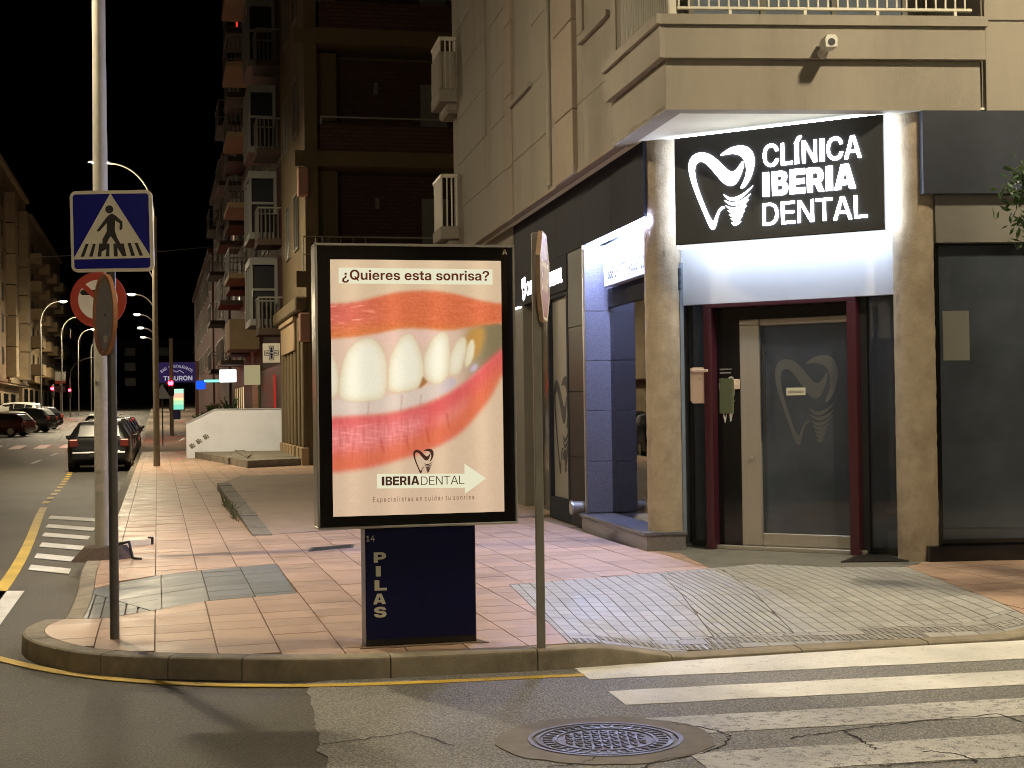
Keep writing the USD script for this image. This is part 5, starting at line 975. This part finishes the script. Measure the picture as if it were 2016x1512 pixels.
q_ = np.array([at(px, py, 76) for px, py in ((432, 728), (464, 752))]); ws = part(b, 'lit_shop_sign', bx(q_[0, 0], q_[1, 0], 76, 76.2, q_[1, 2], q_[0, 2], .02), glow('lit_shop_sign', (.95, 1, .97), 2.6), smooth=False); part(b, 'lit_shop_window', FMs.box(t1 - 8, t1 - .8, .001, .05, .5, 2.7), glow('shop_window', (1, .72, .36), .8), smooth=False)
part(b, 'door_frames', [FMs.box(t1 - 8 + q, t1 - 7.85 + q, .05, .1, .4, 2.7) for q in (0, 1.7, 3.4, 5.1, 6.9)], M['rail_dark'], smooth=False)
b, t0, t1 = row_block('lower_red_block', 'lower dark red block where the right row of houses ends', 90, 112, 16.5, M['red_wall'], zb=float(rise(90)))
for z in (4.6, 7.6, 10.6, 13.4):
    for q in (2, 7, 12, 17): window(b, FMs, t1 - q - 2, t1 - q, z, z + 1.6)
    balcony(b, FMs, t1 - 9.5, t1 - 4.5, z - .5, .9, M['brown_wall'], bar=.3)
b, t0, t1 = row_block('last_block', 'last low dark block at the end of the right row', 116, 170, 13.5, M['red_wall'], zb=float(rise(116)))
for z in (5, 8, 10.8):
    for q in range(3, 50, 6): window(b, FMs, t1 - q - 2.4, t1 - q, z, z + 1.6)
single('green_cross_sign', cat(FM.box(-10.2, -9.7, 31, 31.1, 3.3, 3.85), FM.box(-10.35, -9.55, 31, 31.1, 3.48, 3.68)).apply_translation([0, 0, 0]) if 0 else cbox(.95, .9, .12, .02).apply_translation(at(421, 750, 88)), glow('green_cross', (.25, 1, .75), 1.5), 'small glowing green pharmacy cross left of the white lit shop sign', 'shop sign')
single('blue_sign', cbox(.55, .14, .5, .05).apply_translation(at(395, 758, 92)), glow('blue_sign', (.01, .08, 1), 1.6), 'small glowing blue sign between the restaurant board and the green cross', 'shop sign')
# -- the left side of the street
FL = Frame((-14.5, 0), S)
def left_block(name, label, y0, y1, H, wall, zb, front=0.0):
    t0, t1 = y0 / S[1], y1 / S[1]; b = thing(name, label, 'building', loc=tuple(FL.p(t0, front, zb))); part(b, 'wall', FL.box(t0, t1, -14, front, zb + 3.4, H), wall, smooth=False)
    part(b, 'ground_floor', FL.box(t0 + .3, t1 - .3, -14, front - .9, zb - .6, zb + 3.4), wall, smooth=False); part(b, 'roof_edge', FL.box(t0 - .2, t1 + .2, -14, front + .4, H, H + .4), wall, smooth=False); return b, t0, t1
b, t0, t1 = left_block('cream_block', 'tall cream apartment block at the left edge of the picture', 118, 172, 25, M['cream_wall'], 1.0)
for z in (6.2, 9.2, 12.2, 15.2, 18.2, 21.2):
    for q in range(3, 54, 6): window(b, FL, t0 + q, t0 + q + 1.6, z, z + 1.7)
    for q in (13.4, 31.4, 46): part(b, 'projecting_bay', FL.box(t0 + q, t0 + q + 3.2, .001, .9, z - 1.1, z + 1.8), M['cream_wall'], smooth=False)
part(b, 'string_course', [FL.box(t0 - .1, t1, .001, .14, z, z + .25) for z in (4.6, 10.9, 16.9)], M['tan_wall'], smooth=False)
for q in (2, 8, 15, 22, 30, 38, 46): part(b, 'shop_front', FL.box(t0 + q, t0 + q + 4, -.899, -.8, 1.3, 3.6), M['far_glass'], smooth=False)
b, t0, t1 = left_block('tan_block', 'tan apartment block with recessed balconies behind the nearest left lamp post', 176, 232, 24, M['tan_wall'], 1.8)
for z in (6.6, 9.8, 13, 16.2, 19.4):
    for q in range(4, 56, 7): window(b, FL, t0 + q, t0 + q + 2.2, z, z + 1.8)
    for q in (1, 15, 29, 43): balcony(b, FL, t0 + q, t0 + q + 6, z - .4, 1.3, M['tan_wall'], solid=True)
for q in range(3, 50, 8): part(b, 'shop_front', FL.box(t0 + q, t0 + q + 4, -.899, -.8, 2, 4.4), M['far_glass'], smooth=False)
b, t0, t1 = left_block('pink_block', 'dim reddish block far down the left side', 236, 300, 21, M['red_wall'], 2.6)
for z in (7.5, 10.7, 14, 17.2):
    for q in range(4, 62, 6): window(b, FL, t0 + q, t0 + q + 2, z, z + 1.7, pane_m=M['lit_window'] if q == 22 and z == 14 else None)
b, t0, t1 = left_block('near_left_block', 'cream apartment block nearest the viewer on the left side of the street', -30, 112, 22, M['cream_wall'], 0.0)
for z in (4.5, 7.5, 10.5, 13.5):
    for q in range(4, 138, 7): window(b, FL, t0 + q, t0 + q + 2.2, z, z + 1.7)
FZ = Frame((22, -12.5), (-.9744, -.225)); b = thing('opposite_block', 'pale apartment block on the other side of the side street, behind the viewer', 'building', loc=tuple(FZ.p(0, 0, 0)))
part(b, 'wall', FZ.box(0, 24, -8, 0, -.2, 15), M['cream_wall'], smooth=False)
for z in (4.5, 7.6, 10.7):
    for q in range(2, 22, 4): window(b, FZ, q, q + 1.8, z, z + 1.7)
for q in range(1, 22, 5): part(b, 'shop_front', FZ.box(q, q + 3.6, .001, .05, .3, 3.2), M['far_glass'], smooth=False)
FX = Frame((-112, 318), EE)
eb = thing('end_block', 'dark block closing the far end of the street', 'building', loc=(-80, 325, 3)); part(eb, 'wall', FX.box(0, 75, -10, 0, 2.5, 17), M['brown_wall'], smooth=False)
for z in (7, 10.2, 13.4):
    for q in range(3, 72, 7): part(eb, 'window', FX.box(q, q + 2.2, .001, .05, z, z + 1.7), M['far_glass'], smooth=False)

# ================================================================ WHITE RAMP WALL, PLATFORM, SHRUBS
wl, wr = at(367, 890, 51.2), at(570, 885, 51.6); FW = Frame(wl[:2], (wr - wl)[:2]); WL = np.linalg.norm((wr - wl)[:2])
zt = FW.tz(470, 806)[1]; zl = FW.tz(368, 834)[1]; tk = FW.tz(423, 807)[0]
ww_ = thing('white_ramp_wall', 'low white painted wall with a sloping left end beside the ochre building', 'wall', loc=(wl[0], wl[1], 0))
part(ww_, 'wall', FW.flat(prism(Polygon([(0, -.02), (WL, .0), (WL, zt), (tk, zt), (0, zl)]), -.22, 0), 0, 0, 0), look('white_paint_wall', (.80, .83, .92), .7, .12, 1.2, stain=(.70, .73, .81), stain_scale=.7), smooth=False)
part(ww_, 'coping', FW.flat(prism(Polygon([(tk, zt), (WL, zt), (WL, zt + .03), (tk - .01, zt + .03), (-.02, zl + .03), (0, zl)]), -.26, .03), 0, 0, 0), M['white_wall'], smooth=False)
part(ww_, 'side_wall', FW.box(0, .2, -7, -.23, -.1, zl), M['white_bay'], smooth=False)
for px, py in ((378, 880), (391, 871), (405, 862)):
    t_, z_ = FW.tz(px, py); k = unary_union([Point(0, 0).buffer(.06), Point(-.07, .05).buffer(.03), Point(-.02, .09).buffer(.03), Point(.05, .08).buffer(.03), Point(.09, .02).buffer(.03)])
    part(ww_, 'painted_mark', FW.flat(prism(k, 0, .003), t_, .001, z_), M['shutter'], smooth=False)
pf = Polygon([ground(487, 907, .2)[:2], ground(640, 900, .2)[:2], (-4.6, 53), tuple(wr[:2] + np.array([0, .5])), tuple(wl[:2] + np.array([.3, -.1]))])
single('stone_platform', prism(pf, -.05, .20), edge_mat, 'low paved platform in front of the white ramp wall', 'platform', smooth=False)
single('platform_step', prism(Polygon([ground(462, 900)[:2], ground(487, 917)[:2], ground(495, 909)[:2], ground(475, 896)[:2]]), -.05, .24), edge_mat, 'brown sloping kerb at the left corner of the low platform', 'kerb', smooth=False)
def shrub(x, y, z, label, h, n, seed, name='palm_shrub'):
    r = np.random.default_rng(seed); b = thing(name, label, 'shrub', 'shrubs behind the white ramp wall', loc=(x, y, z)); o = np.array([x, y, z])
    part(b, 'stem', [cyl(o, o + [r.normal(0, .1), r.normal(0, .1), h * .45], .07, .05, 6)], M['bark']); V, Fc = [], []
    for k in range(n):
        az, el = r.random() * 6.283, r.uniform(-.2, 1.3); L = h * r.uniform(.45, .8); d = np.array([math.cos(az) * math.cos(el), math.sin(az) * math.cos(el), math.sin(el)]); s_ = np.array([-math.sin(az), math.cos(az), 0]) * .05
        p0 = o + [0, 0, h * .42 * r.random() + .1]; p1 = p0 + d * L * .55; p2 = p0 + d * L + np.array([0, 0, -L * .35]); i = len(V); V += [p0 - s_ * .4, p0 + s_ * .4, p1 + s_, p1 - s_, p2]; Fc += [[i, i + 1, i + 2], [i, i + 2, i + 3], [i + 3, i + 2, i + 4]]
    part(b, 'leaves', trimesh.Trimesh(V, Fc, process=False), M['leaf'], smooth=False)
for k, (px, y, h, n) in enumerate(((420, 72, 2.3, 420), (452, 74, 2.5, 380), (392, 78, 1.6, 220))):
    g = at(px, 812, y); shrub(g[0], y, float(rise(y)), ['broad spiky shrub rising behind the slope of the white wall', 'tallest spiky shrub, in front of the lit shop window', 'small dark shrub left of the other two by the white wall'][k], h, n, 60 + k)

# ================================================================ THINGS DOWN THE STREET
def far_panel(): 
    c = at(348, 786, 129); z0 = float(rise(129)); F = Frame(c[:2], (1, .05)); b = thing('far_poster_panel', 'small distant lit poster panel in green and yellow under the red signal', 'advertising panel', loc=(c[0], c[1], z0)); zc = c[2]
    part(b, 'stand', F.box(-.28, .28, -.2, 0, z0 - .1, zc - .9), M['navy'], smooth=False); part(b, 'case', F.box(-.64, .64, -.2, 0, zc - .93, zc + .93), M['black_matte'], smooth=False)
    for i, (q0, q1, c_) in enumerate(((-.86, -.45, (.25, .85, .60)), (-.45, -.1, (.55, .95, .55)), (-.1, .12, (1, .95, .45)), (.12, .5, (1, .60, .40)), (.5, .86, (.55, 1.0, .75)))): part(b, 'poster_band', F.box(-.57, .57, .0, .012, zc + q0, zc + q1), glow(f'poster_band_{i}', c_, 1.0), smooth=False)
far_panel()
c = at(348, 733, 110); z0 = float(rise(110)); F = Frame(c[:2], (1, .03)); rb = thing('restaurant_board', 'purple restaurant board with white lettering over the pavement', 'shop sign', loc=(c[0], c[1], z0))
part(rb, 'board', F.box(-1.32, 1.32, -.2, 0, c[2] - .72, c[2] + .72), glow('restaurant_board', (.022, .013, .055), 1.0), smooth=False); part(rb, 'post', F.box(1.33, 1.5, -.2, 0, z0 - .2, c[2] + .78), M['red_wall'], smooth=False)
ms = []
for i, ch in enumerate('BAR RESTAURANTE'):
    if ch == ' ': continue
    a = (i - 7) / 7 * .62; m = text(ch, h=.20, d=.01, center=True); m.apply_transform(trimesh.transformations.rotation_matrix(-a, [0, 0, 1])); m.apply_translation([1.75 * math.sin(a), 1.75 * math.cos(a) - 1.42, 0]); ms.append(F.flat(m, 0, .002, c[2]))
rb_l = glow('board_letters', (.75, .72, .85), .55)
part(rb, 'arched_lettering', ms, rb_l, smooth=False); part(rb, 'lettering', F.flat(text('TIBURON', w=2.05, h=.32, d=.01, bold=True), -.95, .002, c[2] - .58), rb_l, smooth=False)
part(rb, 'mountain_outline', F.flat(prism(LineString([(-.5, .0), (-.2, .2), (0, .1), (.2, .22), (.5, .02)]).buffer(.02), 0, .01), 0, .002, c[2] - .08), rb_l, smooth=False)
RED = glow('red_signal', (1.0, .0016, .003), 400.0)
def signal(px, py, y, label, hgt, mast=False, thick=.06):
    c = at(px, py, y); z0 = float(rise(y)); b = thing('traffic_light', label, 'traffic light', 'red traffic lights', loc=(c[0] + .0, c[1] + .16, z0)); o = np.array([c[0], c[1] + .18, 0])
    part(b, 'post', cyl(o + [0, 0, z0 - .1], o + [0, 0, hgt], thick, n=12), M['far_post']); part(b, 'housing', bx(c[0] - .14, c[0] + .14, c[1] + .0, c[1] + .22, c[2] - .72, c[2] + .18, .03), M['black_matte'])
    part(b, 'red_lens', cyl([c[0], c[1], c[2]], [c[0], c[1] - .03, c[2]], .145, n=16), RED)
    for dz in (-.27, -.54): part(b, 'dark_lens', cyl([c[0], c[1], c[2] + dz], [c[0], c[1] - .02, c[2] + dz], .095, n=16), M['far_glass'])
    part(b, 'visor', [cyl([c[0], c[1], c[2] + .11 + dz], [c[0], c[1] - .14, c[2] + .11 + dz], .05, n=8) for dz in (0, -.27, -.54)], M['black_matte'])
    if mast: part(b, 'mast_arm', tube([o + [0, 0, hgt - .3], o + [.1, 0, hgt + .7], o + [.6, 0, hgt + 1.4], o + [1.5, 0, hgt + 1.8], o + [2.6, 0, hgt + 1.9]], .05, 8), M['rail_dark'])
signal(336, 754, 85, 'bright red traffic light on a thick post over the right pavement', 5.6, thick=.11)
signal(103, 765, 130, 'left one of two small red traffic lights before the white sign board', 4.0)
signal(137, 768, 150, 'right one of two small red traffic lights, on a curved mast', 5.0, mast=True)
c = at(118, 745, 128); z0 = float(rise(128)); sb_ = thing('sign_board', 'white and maroon direction board between the two small red lights', 'road sign', loc=(c[0], c[1], z0))
part(sb_, 'white_panel', bx(c[0] - .4, c[0] + .42, c[1], c[1] + .06, c[2] - .2, c[2] + .55), M['white_plastic'], smooth=False); part(sb_, 'maroon_stripe', bx(c[0] - .4, c[0] + .42, c[1], c[1] + .06, c[2] - .42, c[2] - .21), M['sign_red'], smooth=False); part(sb_, 'dark_panel', bx(c[0] - .4, c[0] + .42, c[1], c[1] + .06, c[2] - 1.15, c[2] - .62), M['garnet'], smooth=False); part(sb_, 'post', cyl([c[0], c[1] + .1, z0 - .1], [c[0], c[1] + .1, c[2] + .6], .05, n=8), M['galv_dark'])
c = at(319, 772, 70); z0 = 0; tr = thing('triangle_sign', 'small triangular sign seen from behind near the traffic light post', 'road sign', loc=(c[0], c[1], 0)); F = Frame(c[:2], (1, .25))
part(tr, 'plate', F.flat(prism(Polygon([(-.4, c[2] - .3), (.4, c[2] - .3), (0, c[2] + .38)]).buffer(-.03).buffer(.03), 0, .02), 0, 0, 0), M['sign_back'], smooth=False); part(tr, 'post', cyl([c[0], c[1] + .05, 0], [c[0], c[1] + .05, c[2] + .3], .03, n=8), M['galv_dark'])
wire = single('overhead_cable', tube([at(-260, 512, 62), at(-60, 510, 60), at(150, 503, 58), at(330, 494, 60), at(470, 480, 68)], .011, 5), M['galv'], 'thin cable strung across the street behind the blue sign', 'cable')

# ================================================================ PARKED CARS
def car(name, label, group, loc, rotz, paint, H=1.46, L=4.25, W=1.74, lights=False):
    """Built with its nose along +y and the base at the middle of the footprint."""
    c = thing(name, label, 'car', group, loc, rotz); k, hw = H / 1.46, W / 2
    st_ = [(-2.10, .84, .36, .66, .70, .78), (-2.04, .94, .30, .86, .90, .80), (-1.95, .985, .25, .95, 1.06, .72), (-1.62, 1, .22, .98, 1.36, .66), (-1.2, 1, .2, .97, 1.43, .66), (-.5, 1, .2, .95, 1.46, .67), (.25, 1, .2, .93, 1.40, .66), (.65, 1, .2, .92, 1.20, .69), (1.02, .99, .2, .91, .96, .78), (1.6, .97, .22, .84, .88, .78), (1.95, .90, .27, .70, .74, .72), (2.12, .74, .34, .56, .60, .60)]
    V, Fc = [], []; m = 12
    for y, w, zb, zbelt, zr, rw in st_:
        w, rw = w * hw, rw * hw; zb, zbelt, zr = zb * k, zbelt * k, zr * k; zm = zb + (zbelt - zb) * .55
        right = [(w * .80, zb), (w * .97, zb + .05), (w, zm), (w * .965, zbelt), (rw + .02, zr - .05), (rw * .80, zr)]
        ring = right + [(-x, z) for x, z in right[::-1]]; V += [[x, y * L / 4.25, z] for x, z in ring]
    for i in range(len(st_) - 1):
        for j in range(m):
            q = (j + 1) % m; a, b, d, e = i * m + j, i * m + q, (i + 1) * m + q, (i + 1) * m + j; Fc += [[a, b, d], [a, d, e]]
    e = (len(st_) - 1) * m
    for j in range(1, m - 1): Fc += [[0, j + 1, j], [e, e + j, e + j + 1]]
    part(c, 'body', fix(trimesh.Trimesh(np.array(V), Fc, process=False)), paint, smooth=38, local=True)
    P3 = lambda i, s_, f: np.array([s_ * ((st_[i][1] * hw * .965) * (1 - f) + (st_[i][5] * hw + .02) * f), st_[i][0] * L / 4.25, k * (st_[i][3] * (1 - f) + (st_[i][4] - .05) * f)])
    def quad(ps, off, nm): 
        ps = np.array(ps); n_ = np.cross(ps[1] - ps[0], ps[2] - ps[0]); n_ /= np.linalg.norm(n_); ctr = np.array([0, ps[:, 1].mean() * .6, .6]); n_ = n_ if n_ @ (ps.mean(0) - ctr) > 0 else -n_
        tri_ = [[0, t, t + 1] for t in range(1, len(ps) - 1)]; part(c, nm, trimesh.Trimesh(np.vstack([ps + n_ * off]), tri_, process=False), M['far_glass'], smooth=False, local=True)
    for s_ in (-1, 1):
        quad([P3(3, s_, .12), P3(4, s_, .08), P3(4, s_, .88), P3(3, s_, .85)], .012, 'side_window'); quad([P3(4, s_, .08) + [0, .05, 0], P3(5, s_, .06), P3(5, s_, .9), P3(4, s_, .88) + [0, .05, 0]], .012, 'side_window'); quad([P3(5, s_, .06) + [0, .06, 0], P3(7, s_, .15), P3(7, s_, .8), P3(6, s_, .9), P3(5, s_, .9) + [0, .06, 0]], .012, 'side_window')
    rw0, rw1 = st_[2][5] * hw * .9, st_[3][5] * hw * .9; quad([[-rw0, -1.985 * L / 4.25, 1.0 * k], [rw0, -1.985 * L / 4.25, 1.0 * k], [rw1, -1.66 * L / 4.25, 1.31 * k], [-rw1, -1.66 * L / 4.25, 1.31 * k]], .025, 'rear_window')
    quad([[-.76 * hw, 1.0 * L / 4.25, .98 * k], [.76 * hw, 1.0 * L / 4.25, .98 * k], [.64 * hw, .30 * L / 4.25, 1.375 * k], [-.64 * hw, .30 * L / 4.25, 1.375 * k]], .03, 'windscreen')
    for s_ in (-1, 1):
        for y in (-1.28, 1.32):
            p = np.array([s_ * (hw - .02), y * L / 4.25, .31]); w = part(c, 'wheel', cyl(p - [s_ * .18, 0, 0], p + [s_ * .012, 0, 0], .31, n=24), M['black_matte'], local=True); part(w, 'rim', [cyl(p, p + [s_ * .02, 0, 0], .20, .19, n=24)], M['alu_bright'], local=True)
        part(c, 'tail_light', bx(*(sorted((s_ * hw * .66, s_ * hw * .93))), -2.10 * L / 4.25, -1.98 * L / 4.25, .72 * k, .93 * k, .02), RED if lights else M['sign_red'], local=True)
        part(c, 'headlight', bx(*(sorted((s_ * hw * .50, s_ * hw * .82))), 1.86 * L / 4.25, 2.03 * L / 4.25, .56 * k, .70 * k, .02), M['alu_bright'], local=True)
        part(c, 'mirror', bx(*(sorted((s_ * hw * .99, s_ * (hw + .17)))), .62, .74, .90 * k, 1.03 * k, .03), paint, local=True)
    part(c, 'rear_bumper', bx(-hw * .86, hw * .86, -2.15 * L / 4.25, -2.02 * L / 4.25, .34 * k, .58 * k, .04), paint, local=True); part(c, 'number_plate', bx(-.26, .26, -2.165 * L / 4.25, -2.14 * L / 4.25, .44 * k, .55 * k), M['paper_grey'], smooth=False, local=True)
    return c
P_black, P_grey, P_red, P_white = look('car_black', (.004, .004, .005), .4, coat=.15), look('car_grey', (.05, .05, .055), .25, coat=.6), look('car_maroon', (.05, .008, .008), .22, coat=.6), look('car_white', (.55, .54, .50), .25, coat=.6)
hd_ = math.atan2(-S[0], S[1])
rowc = lambda y: (-1.68 - .2309 * y, y, -.14 + float(rise(y)))
names = ['black hatchback nearest in the parked row, seen from behind the lamp post', 'dark grey hatchback parked second in the right row', 'dark maroon hatchback parked third in the right row', 'dark car parked fourth in the right row', 'dark car parked fifth in the right row', 'dark car parked sixth in the right row']
g_ = 'cars parked along the right kerb'
c0 = car('parked_car', names[0], g_, rowc(46.1), hd_, P_black, W=1.78); c1 = car('parked_car', names[1], g_, rowc(51.3), hd_, P_grey, H=1.5); c2 = car('parked_car', names[2], g_, rowc(56.4), hd_, P_red)
for k, src in ((3, c0), (4, c1), (5, c2)): copy_of(src, rowc(46.1 + k * 5.15), hd_, names[k], g_)
car('braking_car', 'dark car with its red brake lights on beyond the parked row', None, (-2.9 - .2309 * 79, 79, -.14 + float(rise(79))), hd_, P_black, lights=True)
g_ = 'cars parked on the left side'
def left_car(px, y, ang, lab, paint, **kw):
    g = at(px, 840, y); return car('parked_car', lab, g_, (g[0], y, -.14 + float(rise(y))), ang, paint, **kw)
left_car(40, 100, hd_ + 1.25, 'black estate car parked on the left with its pale wheel showing', P_black, H=1.62, L=4.5)
left_car(14, 97, hd_ + .5, 'white hatchback with a red tail light parked at the left edge', P_white)
left_car(-6, 92, hd_ + 1.2, 'dark car cut off by the left edge of the picture', P_red, H=1.4)
left_car(22, 106, hd_ + 1.2, 'white van roof showing behind the black estate car', P_white, H=1.95, L=4.9)
left_car(62, 108, hd_ + 1.0, 'dark car parked beyond the black estate car', P_black, H=1.6)

# ================================================================ TREE AT THE RIGHT EDGE
tb = np.array([4.95, 12.25, 0.0]); tree = thing('street_tree', 'small leafy tree reaching in at the right edge of the picture', 'tree', loc=tb)
r = np.random.default_rng(31); part(tree, 'trunk', tube([tb, tb + [.02, 0, 1.2], tb + [-.03, .02, 2.3], tb + [.0, 0, 3.4]], [.075, .065, .055, .03], 10), M['bark'])
lim = []; tips = []
for k in range(16):
    az = r.random() * 6.283; z = r.uniform(2.2, 3.2); e = tb + [math.cos(az) * r.uniform(.5, .9), math.sin(az) * r.uniform(.5, .9), z + r.uniform(.2, .9)]; lim.append(tube([tb + [0, 0, z], (tb + [0, 0, z]) * .5 + e * .5 + [0, 0, .08], e], [.025, .016, .006], 6)); tips += [(tb + [0, 0, z]) * (1 - q) + e * q for q in (.5, .7, .85, 1.0)]
tips += [at(2012, 372, 12.2), at(2022, 395, 12.2), at(2025, 440, 12.25), at(2018, 352, 12.2)] * 2
part(tree, 'limb', lim, M['bark']); V, Fc = [], []
for tp in tips:
    for k in range(34):
        c = tp + r.normal(0, .085, 3); a_ = r.normal(0, 1, 3); a_ /= np.linalg.norm(a_); b_ = np.cross(a_, r.normal(0, 1, 3)); b_ /= np.linalg.norm(b_); L_ = r.uniform(.035, .06); w_ = L_ * .36; i = len(V)
        V += [c - a_ * L_, c + b_ * w_, c + a_ * L_, c - b_ * w_]; Fc += [[i, i + 1, i + 2], [i, i + 2, i + 3]]
part(tree, 'crown', trimesh.Trimesh(V, Fc, process=False), M['leaf'], smooth=False)
